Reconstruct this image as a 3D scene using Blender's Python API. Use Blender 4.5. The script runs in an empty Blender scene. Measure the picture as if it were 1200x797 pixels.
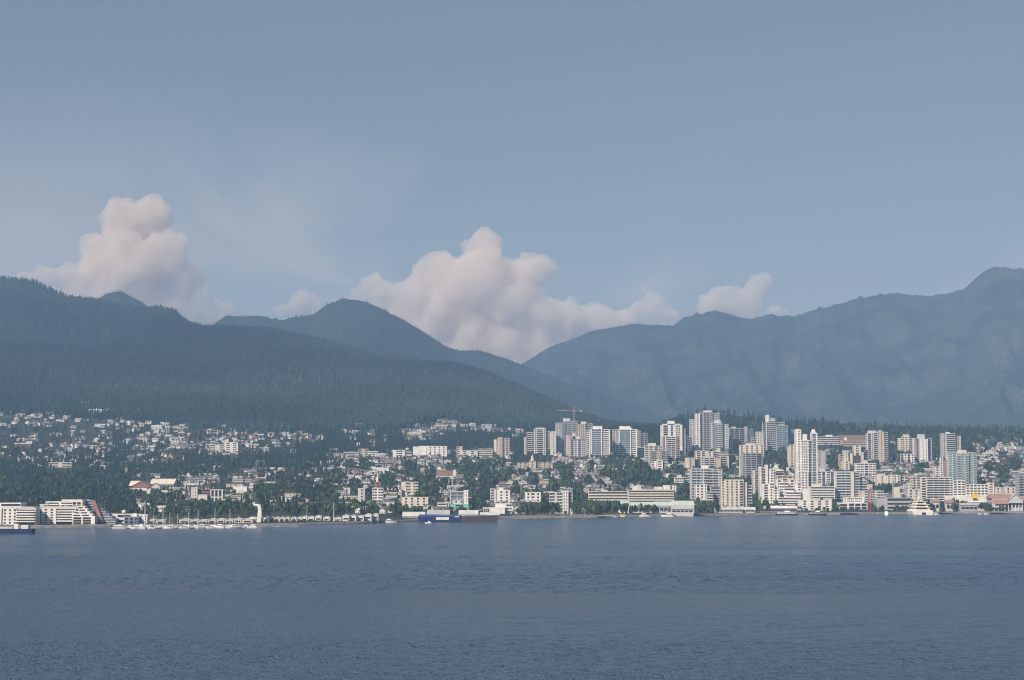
import bpy, math, random
import numpy as np
from mathutils import Vector, Matrix

random.seed(7); RNG = np.random.RandomState(11)
scene = bpy.context.scene
col = scene.collection

# ------------------------------------------------------------------ camera
FP = 2150.0; CH = 60.0; HZ = 560.5; CXP, CYP = 600.0, 398.5
PITCH = math.atan((HZ - CYP) / FP)
cd = bpy.data.cameras.new('camera'); cam = bpy.data.objects.new('camera', cd); col.objects.link(cam)
cd.sensor_width = 36.0; cd.lens = FP * 36.0 / 1200.0
cd.clip_start = 1.0; cd.clip_end = 250000.0
cam.location = (0, 0, CH); cam.rotation_euler = (math.pi / 2 + PITCH, 0, 0)
scene.camera = cam

# ------------------------------------------------------------------ sky, sun, exposure
SUN_EL = math.radians(38); SUN_AZ = math.radians(-138)     # azimuth clockwise from +Y: behind the camera, to its left
world = bpy.data.worlds.new('World'); scene.world = world; world.use_nodes = True
wn = world.node_tree; bg = wn.nodes['Background']
sky = wn.nodes.new('ShaderNodeTexSky'); sky.sky_type = 'NISHITA'; sky.sun_disc = False
sky.sun_elevation = SUN_EL; sky.sun_rotation = SUN_AZ
sky.air_density = 1.0; sky.dust_density = 1.5; sky.ozone_density = 3.2
tn = wn.nodes.new('ShaderNodeMix'); tn.data_type = 'RGBA'; tn.blend_type = 'MULTIPLY'; tn.inputs[0].default_value = 1; tn.inputs[7].default_value = (1.15, 1.03, .88, 1)   # warm haze tint multiplied into the sky colour
wn.links.new(sky.outputs[0], tn.inputs[6]); wn.links.new(tn.outputs[2], bg.inputs[0]); bg.inputs[1].default_value = 0.0545
sl = bpy.data.lights.new('sun', 'SUN'); sl.energy = 4.5; sl.angle = math.radians(0.6); sl.color = (1.0, 0.86, 0.72)
so = bpy.data.objects.new('sun', sl); col.objects.link(so)
sdir = Vector((math.sin(SUN_AZ) * math.cos(SUN_EL), math.cos(SUN_AZ) * math.cos(SUN_EL), math.sin(SUN_EL)))
so.rotation_euler = sdir.to_track_quat('Z', 'Y').to_euler()
scene.view_settings.view_transform = 'Standard'; scene.view_settings.look = 'None'
scene.view_settings.exposure = 0.48; scene.view_settings.gamma = 1.0
scene.view_settings.use_curve_mapping = False
cy = scene.cycles
cy.use_denoising = True; cy.filter_width = 1.05; cy.max_bounces = 9; cy.diffuse_bounces = 2; cy.glossy_bounces = 2
cy.transparent_max_bounces = 12; cy.volume_bounces = 8; cy.sample_clamp_indirect = 4.0
HAZE_DENSITY = 6.3e-5; HAZE_COLOR = (0.39, 0.63, 0.99, 1)

# ------------------------------------------------------------------ projection helpers
cp, sp_ = math.cos(PITCH), math.sin(PITCH)
def P(px, py, Y):
    a = (px - CXP) / FP; b = (py - CYP) / FP
    dy = cp + b * sp_; dz = sp_ - b * cp
    t = Y / dy
    return (a * t, Y + 0 * a, CH + dz * t)
def scr(x, y, z):
    d = y * cp + (z - CH) * sp_
    return CXP + FP * x / d, CYP - FP * ((z - CH) * cp - y * sp_) / d
def mpp(Y, z=40): return (Y * cp + (z - CH) * sp_) / FP

# ------------------------------------------------------------------ noise (numpy value noise)
_perm = np.random.RandomState(3).rand(256, 256)
def vnoise(x, y):
    x = np.asarray(x, float); y = np.asarray(y, float)
    xi = np.floor(x).astype(int); yi = np.floor(y).astype(int)
    fx = x - xi; fy = y - yi; fx = fx * fx * (3 - 2 * fx); fy = fy * fy * (3 - 2 * fy)
    g = lambda i, j: _perm[i % 256, j % 256]
    return (g(xi, yi) * (1 - fx) + g(xi + 1, yi) * fx) * (1 - fy) + (g(xi, yi + 1) * (1 - fx) + g(xi + 1, yi + 1) * fx) * fy
def fbm(x, y, o=4):
    s = 0; a = .5
    for k in range(o):
        s = s + a * (vnoise(x * 2 ** k + 17 * k, y * 2 ** k + 5 * k) - .5); a *= .5
    return s * 2

# ------------------------------------------------------------------ materials
MATS = {}
def mat(name, rgb, rough=.85, var=.12, scale=.25, metal=0, spec=.3, rgb2=None, tint=False, detail=3, bump=0):
    if name in MATS: return MATS[name]
    m = bpy.data.materials.new(name); m.use_nodes = True; nt = m.node_tree; b = nt.nodes['Principled BSDF']
    b.inputs['Roughness'].default_value = rough; b.inputs['Metallic'].default_value = metal
    b.inputs['Specular IOR Level'].default_value = spec
    tc = nt.nodes.new('ShaderNodeTexCoord'); nz = nt.nodes.new('ShaderNodeTexNoise')
    nz.inputs['Scale'].default_value = scale; nz.inputs['Detail'].default_value = detail
    nt.links.new(tc.outputs['Object'], nz.inputs['Vector'])
    mx = nt.nodes.new('ShaderNodeMix'); mx.data_type = 'RGBA'
    c2 = rgb2 if rgb2 else tuple(c * (1 - var) for c in rgb); c1 = rgb if rgb2 else tuple(min(1, c * (1 + var * .5)) for c in rgb)
    mr = nt.nodes.new('ShaderNodeMapRange'); mr.inputs[1].default_value = .35; mr.inputs[2].default_value = .65
    nt.links.new(nz.outputs[0], mr.inputs[0]); nt.links.new(mr.outputs[0], mx.inputs[0])
    mx.inputs[6].default_value = (*c1, 1); mx.inputs[7].default_value = (*c2, 1)
    out = mx.outputs[2]
    if tint:
        at = nt.nodes.new('ShaderNodeAttribute'); at.attribute_name = 'tint'
        mm = nt.nodes.new('ShaderNodeMix'); mm.data_type = 'RGBA'; mm.blend_type = 'MULTIPLY'; mm.inputs[0].default_value = 1
        nt.links.new(out, mm.inputs[6]); nt.links.new(at.outputs[0], mm.inputs[7]); out = mm.outputs[2]
    nt.links.new(out, b.inputs['Base Color'])
    if bump:
        bp = nt.nodes.new('ShaderNodeBump'); bp.inputs['Strength'].default_value = bump; bp.inputs['Distance'].default_value = 1
        nt.links.new(nz.outputs[0], bp.inputs['Height']); nt.links.new(bp.outputs[0], b.inputs['Normal'])
    MATS[name] = m; return m
C_ = dict(white=(.77, .75, .71), cream=(.67, .62, .53), warm=(.62, .59, .54), grey=(.42, .42, .43), tan=(.48, .42, .35), peach=(.55, .46, .39),
          brick=(.28, .13, .11), dgrey=(.22, .23, .25), brown=(.26, .17, .13), green=(.42, .55, .44), teal=(.22, .50, .42), blue=(.25, .32, .42),
          pale=(.58, .58, .57), red=(.50, .10, .07), orange=(.37, .21, .17), yellow=(.75, .50, .10), navy=(.03, .05, .14), lgreen=(.50, .60, .52), slate=(.16, .17, .19),
          seaglass=(.54, .60, .59), rustred=(.33, .20, .17), sand=(.50, .47, .40))
def cm(c): return mat('paint_' + c, C_[c], scale=.12, var=.14)
GL = mat('window_glass', (.03, .042, .06), rough=.18, spec=.8, var=.5, scale=.5)
GLB = mat('blue_glass', (.10, .16, .21), rough=.1, spec=.9, var=.4, scale=.4)
GLG = mat('green_glass', (.24, .32, .32), rough=.1, spec=.9, var=.3, scale=.4)
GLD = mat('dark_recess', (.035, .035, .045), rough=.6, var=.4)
GLASS = dict(d=GL, b=GLB, g=GLG, k=GLD)

# ------------------------------------------------------------------ mesh builder
class MB:
    def __init__(s): s.v = []; s.f = []
    def box(s, x0, x1, y0, y1, z0, z1):
        n = len(s.v)
        s.v += [(x0, y0, z0), (x1, y0, z0), (x1, y1, z0), (x0, y1, z0), (x0, y0, z1), (x1, y0, z1), (x1, y1, z1), (x0, y1, z1)]
        s.f += [(n, n + 3, n + 2, n + 1), (n + 4, n + 5, n + 6, n + 7), (n, n + 1, n + 5, n + 4), (n + 1, n + 2, n + 6, n + 5), (n + 2, n + 3, n + 7, n + 6), (n + 3, n, n + 4, n + 7)]
        return s
    def obox(s, M, *a):
        n = len(s.v); s.box(*a)
        for i in range(n, len(s.v)): s.v[i] = tuple(M @ Vector(s.v[i]))
        return s
    def prism(s, pts, y0, y1):           # outline in x,z extruded along y
        n = len(s.v); k = len(pts)
        s.v += [(x, y0, z) for x, z in pts] + [(x, y1, z) for x, z in pts]
        s.f += [tuple(range(n, n + k)), tuple(range(n + 2 * k - 1, n + k - 1, -1))]
        s.f += [(n + i, n + k + i, n + k + (i + 1) % k, n + (i + 1) % k) for i in range(k)]
        return s
    def prismx(s, pts, x0, x1):          # outline in y,z extruded along x
        n = len(s.v); k = len(pts)
        s.v += [(x0, y, z) for y, z in pts] + [(x1, y, z) for y, z in pts]
        s.f += [tuple(range(n + k - 1, n - 1, -1)), tuple(range(n + k, n + 2 * k))]
        s.f += [(n + i, n + (i + 1) % k, n + k + (i + 1) % k, n + k + i) for i in range(k)]
        return s
    def cyl(s, c, r0, r1, z0, z1, k=8):
        n = len(s.v)
        for r, z in ((r0, z0), (r1, z1)):
            s.v += [(c[0] + r * math.cos(2 * math.pi * i / k), c[1] + r * math.sin(2 * math.pi * i / k), z) for i in range(k)]
        s.f += [(n + i, n + (i + 1) % k, n + k + (i + 1) % k, n + k + i) for i in range(k)] + [tuple(range(n + k - 1, n - 1, -1)), tuple(range(n + k, n + 2 * k))]
        return s
    def bar(s, a, b, r, k=4):
        a = Vector(a); b = Vector(b); d = b - a; L = d.length
        M = Matrix.Translation(a) @ d.to_track_quat('Z', 'Y').to_matrix().to_4x4()
        n = len(s.v); s.cyl((0, 0), r, r, 0, L, k)
        for i in range(n, len(s.v)): s.v[i] = tuple(M @ Vector(s.v[i]))
        return s
    def mesh(s, name, m):
        me = bpy.data.meshes.new(name); me.from_pydata(s.v, [], s.f)
        for x in (m if isinstance(m, (list, tuple)) else [m]): me.materials.append(x)
        return me
    def build(s, name, m, parent=None):
        if not s.v: return None
        return put(name, s.mesh(name, m), parent)
def put(name, me, parent=None):
    o = bpy.data.objects.new(name, me); col.objects.link(o)
    if parent is not None: o.parent = parent
    return o
def tag(o, label=None, cat=None, group=None, kind=None):
    if label: o['label'] = label
    if cat: o['category'] = cat
    if group: o['group'] = group
    if kind: o['kind'] = kind
    return o
def empty(name, loc, rz=0):
    o = bpy.data.objects.new(name, None); o.empty_display_size = 1; col.objects.link(o); o.location = loc; o.rotation_euler = (0, 0, rz); return o
def npmesh(name, v, f, m, tint=None, smooth=False):
    me = bpy.data.meshes.new(name); nf, k = f.shape
    me.vertices.add(len(v)); me.vertices.foreach_set('co', v.astype(np.float32).ravel())
    me.loops.add(nf * k); me.loops.foreach_set('vertex_index', f.astype(np.int32).ravel())
    me.polygons.add(nf); me.polygons.foreach_set('loop_start', np.arange(0, nf * k, k, dtype=np.int32))
    me.update(calc_edges=True)
    if smooth: me.polygons.foreach_set('use_smooth', np.ones(nf, bool))
    if tint is not None:
        a = me.attributes.new('tint', 'FLOAT_COLOR', 'POINT'); a.data.foreach_set('color', tint.astype(np.float32).ravel())
    me.materials.append(m); return me
def scatter_mesh(name, protos, pos, hs, ws, m, tints, seed=1):
    """join copies of low-poly prototypes (v,f tri) at pos"""
    r = np.random.RandomState(seed); n = len(pos); which = r.randint(0, len(protos), n); ang = r.rand(n) * 6.283
    V = []; F = []; T = []; off = 0
    for k, (pv, pf) in enumerate(protos):
        idx = np.where(which == k)[0]
        if not len(idx): continue
        c, s = np.cos(ang[idx])[:, None], np.sin(ang[idx])[:, None]
        x = (pv[None, :, 0] * c - pv[None, :, 1] * s) * ws[idx][:, None] + pos[idx, 0][:, None]
        y = (pv[None, :, 0] * s + pv[None, :, 1] * c) * ws[idx][:, None] + pos[idx, 1][:, None]
        z = pv[None, :, 2] * hs[idx][:, None] + pos[idx, 2][:, None]
        vv = np.stack([x, y, z], -1).reshape(-1, 3); V.append(vv)
        ff = (pf[None] + (np.arange(len(idx)) * len(pv))[:, None, None] + off).reshape(-1, 3); F.append(ff); off += len(vv)
        T.append(np.repeat(tints[idx], len(pv), axis=0))
    return npmesh(name, np.concatenate(V), np.concatenate(F), m, np.concatenate(T))
# ------------------------------------------------------------------ land shape
I = np.interp
SH_PX = [-700, -300, 0, 130, 250, 350, 420, 470, 590, 700, 800, 900, 1000, 1100, 1200, 1500, 1900]
SH_PY = [626, 622, 619, 617.5, 617, 615.5, 613.5, 611.5, 607.5, 606.2, 604.5, 603.2, 602.6, 601.8, 601.5, 601, 600]
def shoreY(px): 
    s = I(px, SH_PX, SH_PY); return CH * FP / (s - HZ) 
ZQ = 3.2
T_L = ([0, 350, 700, 1100, 1600, 2300, 3000, 3600, 4000], [None, 605, 596, 580, 562, 535, 505, 475, 460])
T_M = ([0, 150, 400, 750, 1150, 1650, 2300, 3000, 3500], [None, 603, 596, 583, 567, 548, 523, 496, 478])
T_R = ([0, 130, 300, 600, 950, 1300, 1700, 2100, 2400, 4000], [None, 599, 594, 580, 563, 547, 531, 518, 508, 506])
R1_PX = [-700, -300, -120, 0, 38, 57, 77, 115, 153, 172, 188, 203, 222, 238, 268, 307, 383, 453, 499, 530, 568, 607, 645, 683, 722, 775, 800, 830, 870, 900, 950, 1000, 1100, 1200, 1500, 1900]
R1_PY = [400, 345, 325, 322, 325, 334, 342, 348, 355.6, 357.5, 355, 359, 373, 378, 378.6, 382, 399, 416, 420, 422, 433, 447, 466, 483, 494, 498, 486, 477, 482, 487, 492, 496, 499, 501, 505, 510]
YR_PX = [-700, 0, 300, 530, 620, 722, 790, 850, 1900]; YR_Y = [8600, 8500, 8000, 7400, 6900, 6300, 5650, 5500, 5400]
def ridgeY(px): return I(px, YR_PX, YR_Y)
def s_of(px, Y):
    """screen row of the bare ground seen at column px and distance Y (scalars or equal arrays)"""
    px = np.atleast_1d(np.asarray(px, float)); Y = np.atleast_1d(np.asarray(Y, float)); px, Y = np.broadcast_arrays(px, Y)
    Y0 = shoreY(px); D = Y - Y0
    s0 = HZ + (CH - ZQ) * FP / Y0
    def tab(T):
        d = T[0]; s = T[1]; a = I(D, d[1:], s[1:]); return np.where(D < d[1], s0 + (s[1] - s0) * np.clip(D, 0, None) / d[1], a)
    l, m, r = tab(T_L), tab(T_M), tab(T_R)
    w1 = np.clip((px - 150) / 350, 0, 1); w2 = np.clip((px - 520) / 280, 0, 1)
    s = np.where(px < 500, l * (1 - w1) + m * w1, m * (1 - w2) + r * w2)
    Yr = ridgeY(px); sr = I(px, R1_PX, R1_PY) + I(px, [740, 780], [26, 17]) * FP / Yr * .92
    lastD = I(px, [150, 500, 800], [4000, 3500, 2300]); lastY = np.minimum(Y0 + lastD, Yr - 250)
    # value at lastY
    Dl = lastY - Y0
    def tabl(T): return I(Dl, T[0][1:], T[1][1:])
    sl_ = np.where(px < 500, tabl(T_L) * (1 - w1) + tabl(T_M) * w1, tabl(T_M) * (1 - w2) + tabl(T_R) * w2)
    t = np.clip((Y - lastY) / (Yr - lastY), 0, 1)
    hi = sl_ + (sr - sl_) * t ** .92
    return np.where(Y > lastY, hi, s), t, Yr, sr
def ground(px, Y):
    """world x, y, z on the land at column px, distance Y"""
    s, t, Yr, sr = s_of(px, Y)
    px = np.broadcast_to(np.asarray(px, float), s.shape); Yb = np.broadcast_to(np.asarray(Y, float), s.shape)
    Yc = np.minimum(Yb, Yr)
    x, y, z = P(px, s, Yc)
    X = x * Yb / Yc
    n = fbm(X / 900 + 40, Yb / 900 + 9, 4)
    z = z + n * np.sin(np.pi * t) ** .8 * np.clip((Yr - 5500) / 2500, 0, 1) * 120
    z = z + fbm(X / 160, Yb / 160, 3) * 5 * np.clip((Yb - shoreY(px) - 250) / 500, 0, 1)
    z = np.where(Yb > Yr, z - (Yb - Yr) * .42, z)
    z = np.maximum(z, np.where(Yb > Yr, 20, ZQ))
    return X, Yb, z
def groundZ(px, Y): return float(ground(px, Y)[2][0])
_ycache = {}
def Yat(px, py):
    """distance at which the land is seen at row py in column px"""
    k = int(round(px / 5))
    if k not in _ycache:
        Y0 = float(shoreY(k * 5)); Yr = float(ridgeY(k * 5)); Ys = np.linspace(Y0 + 8, Yr, 500)
        X, Yy, z = ground(np.full(500, k * 5.), Ys); rows = scr(X, Yy, z)[1]
        _ycache[k] = (np.minimum.accumulate(rows), Ys)
    r, Ys = _ycache[k]
    return float(np.interp(-py, -r, Ys))

def grid_mesh(name, X, Y, Z, m):
    R, Cn = X.shape; v = np.stack([X, Y, Z], -1).reshape(-1, 3)
    i = np.arange(R * Cn).reshape(R, Cn)
    f = np.stack([i[:-1, :-1], i[:-1, 1:], i[1:, 1:], i[1:, :-1]], -1).reshape(-1, 4)
    return put(name, npmesh(name, v, f, m, smooth=True))

# ------------------------------------------------------------------ materials of the setting
m_land = mat('hillside', (.028, .045, .026), rgb2=(.06, .07, .05), scale=.012, detail=6, rough=1, spec=.1)
m_for = mat('forest_floor', (.015, .028, .020), rgb2=(.03, .042, .025), scale=.01, detail=6, rough=1, spec=.05)
m_rock = mat('far_slope', (.020, .036, .022), rgb2=(.075, .085, .065), scale=.0035, detail=10, rough=1, spec=.05, bump=.6)

pxs = np.arange(-700, 1901, 8.0); rows = []
for px in pxs:
    Y0 = float(shoreY(px)); Yr = float(ridgeY(px))
    rows.append(np.concatenate([Y0 + (Yr - Y0) * np.linspace(0, 1, 130) ** 1.15, Yr + np.linspace(80, 2600, 10)]))
YY = np.array(rows).T; PP = np.broadcast_to(pxs, YY.shape)
X, Yb, Z = ground(PP.ravel(), YY.ravel()); X = X.reshape(YY.shape); Z = Z.reshape(YY.shape)
land = grid_mesh('hillside', X, YY, Z, m_land); tag(land, kind='structure')
land_edge = [(X[0, j], YY[0, j]) for j in range(len(pxs))]
# seawall: riprap band along the shore
v = []; f = []
m_wall = mat('riprap', (.30, .29, .26), rgb2=(.12, .12, .12), scale=.35, detail=5, rough=1)
for j, (x, y) in enumerate(land_edge):
    px = pxs[j]
    v += [(x, y - 6, -1.0), (x, y - 5.2, .9), (x, y - 1.5, ZQ + .1 + .5 * random.random()), (x, y + 7, ZQ + .25)]
for j in range(len(pxs) - 1):
    for k in range(3):
        a = j * 4 + k; f.append((a, a + 4, a + 5, a + 1))
tag(put('seawall', npmesh('seawall', np.array(v), np.array(f), m_wall)), kind='structure')

# ------------------------------------------------------------------ mountains behind
def mountain(name, ppx, ppy, Yr, foot_z, m, back, depth, seed, amp, tree_h):
    px = np.arange(-900, 2101, 4.0); V = np.linspace(0, 1, 70)
    ridge_s = I(px, ppx, ppy)
    ridge_s = ridge_s + fbm(px / 14 + seed, px * 0 + seed, 3) * 1.6 - (np.clip(vnoise(px / 6, px * 0 + seed), .35, 1) - .35) * np.where(px > 800, 5.0, 0) + tree_h * FP / Yr * .7
    Yk = Yr + fbm(px / 140 + seed, px * 0, 2) * 500
    xr, yr, zr = P(px, ridge_s, Yk)
    Xs = []; Ys = []; Zs = []
    for t in V:
        Yf = Yk - depth * (1 - t); x = xr * Yf / Yk
        sp = 1 - np.abs(fbm(x / (750 if amp < 200 else 520) + seed, Yf / 3000 + t * .6, 5)) * 2
        prof = t ** 1.25
        z = foot_z + (zr - foot_z) * prof + (sp - .6) * amp * math.sin(math.pi * t) ** .7 * (zr / zr.max())
        Xs.append(x); Ys.append(Yf); Zs.append(z)
    for t in (.25, .6, 1.0):
        Yf = Yk + back * t; Xs.append(xr * Yf / Yk); Ys.append(Yf); Zs.append(foot_z + (zr - foot_z) * (1 - t))
    o = grid_mesh(name, np.array(Xs), np.array(Ys), np.array(Zs), m); tag(o, kind='structure')
    return px, np.array(Xs), np.array(Ys), np.array(Zs)
B_PX = [-900, -200, 60, 119, 126, 142, 161, 175, 240, 251, 264, 307, 330, 338, 369, 384, 403, 426, 453, 492, 522, 534, 561, 591, 614, 645, 683, 722, 760, 800, 900, 1200, 2100]
B_PY = [470, 420, 380, 345, 339.5, 338, 348, 357, 380, 376.7, 367, 367, 372, 369.5, 364.5, 353, 346.5, 349, 361, 382, 403, 406.6, 407.4, 416, 426, 439, 451, 464, 478, 497, 535, 548, 550]
C_PX = [-900, 300, 560, 614, 645, 668, 699, 740, 763, 790, 801, 836, 863, 878, 901, 932, 955, 985, 1008, 1039, 1070, 1100, 1127, 1146, 1169, 1185, 1200, 1260, 1400, 1700, 2100]
C_PY = [520, 500, 445, 424, 405, 397, 385.6, 379, 378.6, 380.5, 371, 364, 369, 373, 369, 369, 362, 355.6, 348, 343, 346, 345, 339.5, 323, 310.7, 314.6, 316, 335, 350, 380, 440]
mtB = mountain('middle_mountain', B_PX, B_PY, 10000, 60, m_for, 900, 3000, 5.3, 130, 24)
mtC = mountain('far_mountain', C_PX, C_PY, 12900, 60, m_rock, 1300, 4200, 21.7, 210, 14)

# ------------------------------------------------------------------ water
wm = bpy.data.materials.new('sea_water'); wm.use_nodes = True; nt = wm.node_tree; b = nt.nodes['Principled BSDF']
b.inputs['Base Color'].default_value = (.065, .104, .165, 1); b.inputs['Roughness'].default_value = .2; b.inputs['IOR'].default_value = 1.33
tc = nt.nodes.new('ShaderNodeTexCoord')
def noise_in(sx, sy, scale, detail, rough=.55, dist=0):
    mp = nt.nodes.new('ShaderNodeMapping'); mp.inputs['Scale'].default_value = (sx, sy, 1); mp.inputs['Rotation'].default_value = (0, 0, .12)
    n = nt.nodes.new('ShaderNodeTexNoise'); n.inputs['Scale'].default_value = scale; n.inputs['Detail'].default_value = detail
    n.inputs['Roughness'].default_value = rough; n.inputs['Distortion'].default_value = dist
    nt.links.new(tc.outputs['Object'], mp.inputs[0]); nt.links.new(mp.outputs[0], n.inputs['Vector']); return n.outputs[0]
def math_(op, a, b_=None, c=None):
    n = nt.nodes.new('ShaderNodeMath'); n.operation = op
    for i, q in enumerate((a, b_, c)):
        if q is None: continue
        if isinstance(q, (int, float)): n.inputs[i].default_value = q
        else: nt.links.new(q, n.inputs[i])
    return n.outputs[0]
w1 = noise_in(1.2, 1.0, .12, 5, .6, .6); w2 = noise_in(1.1, 1.0, .6, 4, .6); w3 = noise_in(.9, 1.0, .035, 4)
hgt = math_('ADD', math_('MULTIPLY', w1, 3.0), math_('ADD', math_('MULTIPLY', w2, 2.4), math_('MULTIPLY', w3, 2.0)))
wind = noise_in(.2, 1.0, .004, 4, .5)
mr = nt.nodes.new('ShaderNodeMapRange'); mr.inputs[1].default_value = .34; mr.inputs[2].default_value = .66; mr.inputs[3].default_value = .62; mr.inputs[4].default_value = 1.0
nt.links.new(wind, mr.inputs[0])
bp = nt.nodes.new('ShaderNodeBump'); bp.inputs['Distance'].default_value = 1.5
nt.links.new(math_('MULTIPLY', mr.outputs[0], 1.0), bp.inputs['Strength'])
nt.links.new(hgt, bp.inputs['Height']); nt.links.new(bp.outputs[0], b.inputs['Normal'])
# real wave relief: rows get wider apart with distance, columns fan out
def water_h(X, Y, px, py):
    wind = np.clip(.62 + fbm(X / 900 + 3, Y / 150 + 7, 4) * 1.5, .16, 1.25)
    a = fbm(X / 9.0, Y / 4.2, 3) * .34; b = fbm(X / 3.6 + 31, Y / 1.9 + 11, 2) * .15; c = fbm(X / 34 + 5, Y / 15, 2) * .30
    return (a * 1.9 + b * 2.3 + c * 1.5) * wind * np.interp(Y, [500, 800, 1600], [1.15, 1.25, 1.8])
prow = np.concatenate([np.linspace(1500, 808, 180), np.linspace(806, 640, 560), np.linspace(639.3, 596, 60)[1:]]); pcol = np.concatenate([np.arange(-2400, -140, 9.0), np.arange(-140, 1341, 1.35), np.arange(1341, 3600, 9.0)])
Yr_w = CH * FP / (prow - HZ); PX, YW = np.meshgrid(pcol, Yr_w); XW = (PX - CXP) / FP * YW * (1 + .0)
ZW = water_h(XW, YW, PX, prow) * np.clip((YW - 137) / 60, 0, 1)
ZW[0] = -.3; ZW[-1] = -.3
w = grid_mesh('water', XW, YW, ZW, wm); tag(w, kind='structure')
wv = np.array([(-9500, -900, -.6), (9500, -900, -.6), (9500, 4200, -.6), (-9500, 4200, -.6)], float)
tag(put('deep_water', npmesh('deep_water', wv, np.array([[0, 1, 2, 3]]), wm)), kind='structure')

# ------------------------------------------------------------------ haze: one box of even air
hz = MB().box(-11500, 11500, -1000, 16500, -1.5, 1750)
hm = bpy.data.materials.new('haze'); hm.use_nodes = True; hn = hm.node_tree
for n_ in list(hn.nodes):
    if n_.type != 'OUTPUT_MATERIAL': hn.nodes.remove(n_)
pv = hn.nodes.new('ShaderNodeVolumePrincipled'); pv.inputs['Density'].default_value = HAZE_DENSITY; pv.inputs['Color'].default_value = HAZE_COLOR
hn.links.new(pv.outputs[0], hn.nodes['Material Output'].inputs['Volume'])
tag(hz.build('haze', hm), kind='stuff')
# ------------------------------------------------------------------ cumulus clouds beyond the mountains
CM = bpy.data.materials.new('cumulus'); CM.use_nodes = True; nt = CM.node_tree
for n in list(nt.nodes):
    if n.type != 'OUTPUT_MATERIAL': nt.nodes.remove(n)
pv = nt.nodes.new('ShaderNodeVolumePrincipled'); pv.inputs['Density'].default_value = .0036; pv.inputs['Color'].default_value = (1.0, .915, .80, 1); pv.inputs['Anisotropy'].default_value = -.35
nt.links.new(pv.outputs[0], nt.nodes['Material Output'].inputs['Volume'])
t1 = bpy.data.textures.new('puff_large', 'CLOUDS'); t1.noise_scale = 500; t1.noise_depth = 5
t2 = bpy.data.textures.new('puff_small', 'CLOUDS'); t2.noise_scale = 130; t2.noise_depth = 3
import bmesh
def cloud(lumps, Y, seed):
    r = random.Random(seed); bm = bmesh.new(); k = mpp(Y, 2500)
    L = []
    for (px, py, rad) in lumps:
        L.append((px, py, rad, r.uniform(-.6, .6) * rad))
        for i in range(15):
            a = r.uniform(0, 2 * math.pi); e = r.uniform(-.9, .9); q = rad * r.uniform(.22, .42)
            L.append((px + math.cos(a) * math.cos(e) * rad * .85, py - abs(math.sin(a)) * math.cos(e) * rad * .8, q, math.sin(e) * rad - rad * .4))
    for (px, py, rad, dy) in L:
        x, y, z = P(px, py, Y + dy * k)
        bmesh.ops.create_icosphere(bm, subdivisions=3, radius=rad * k, matrix=Matrix.Translation((x, y, z)))
    me = bpy.data.meshes.new('cumulus_cloud'); bm.to_mesh(me); bm.free()
    me.materials.append(CM); o = put('cumulus_cloud', me)
    md = o.modifiers.new('fuse', 'REMESH'); md.mode = 'VOXEL'; md.voxel_size = 45; md.use_smooth_shade = True
    t3 = bpy.data.textures.get('puff_fine') or bpy.data.textures.new('puff_fine', 'CLOUDS'); t3.noise_scale = 62; t3.noise_depth = 1
    for t, s in ((t1, 420), (t2, 170), (t3, 75)):
        d = o.modifiers.new('puff', 'DISPLACE'); d.texture = t; d.strength = s; d.mid_level = .5; d.texture_coords = 'LOCAL'
    md = o.modifiers.new('refuse', 'REMESH'); md.mode = 'VOXEL'; md.voxel_size = 30
    sm = o.modifiers.new('soft', 'SMOOTH'); sm.factor = .5; sm.iterations = 1
    return tag(o, kind='stuff')
cloud([(140, 252, 20), (178, 252, 19), (158, 262, 22), (135, 270, 15), (185, 275, 14), (112, 292, 15), (150, 302, 32), (190, 305, 30), (120, 325, 30), (80, 325, 16), (50, 328, 14), (215, 335, 24), (160, 345, 45), (235, 355, 18), (262, 362, 14), (100, 350, 25), (30, 332, 8), (215, 372, 22), (190, 370, 24), (245, 380, 16)], 27000, 1)
cloud([(356, 357, 12), (330, 364, 9), (372, 362, 9)], 29000, 2)
cloud([(565, 290, 19), (550, 292, 15), (520, 318, 24), (500, 330, 20), (560, 330, 38), (600, 330, 28), (625, 315, 19), (640, 322, 14), (437, 335, 15), (450, 350, 20), (480, 355, 25), (540, 370, 45), (610, 375, 42), (660, 375, 28), (700, 372, 20), (730, 380, 20), (420, 345, 10), (470, 385, 26), (510, 400, 30), (560, 415, 38), (610, 415, 38), (650, 400, 26), (690, 392, 18)], 27500, 3)
cloud([(765, 356, 12), (750, 366, 14), (785, 370, 10), (735, 372, 9)], 28500, 4)
cloud([(838, 346, 13), (855, 343, 12), (870, 350, 14), (885, 335, 10), (845, 362, 18), (875, 365, 17), (826, 354, 9), (893, 328, 7)], 26500, 5)
cloud([(910, 367, 8), (922, 368, 7)], 28000, 6)

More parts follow.
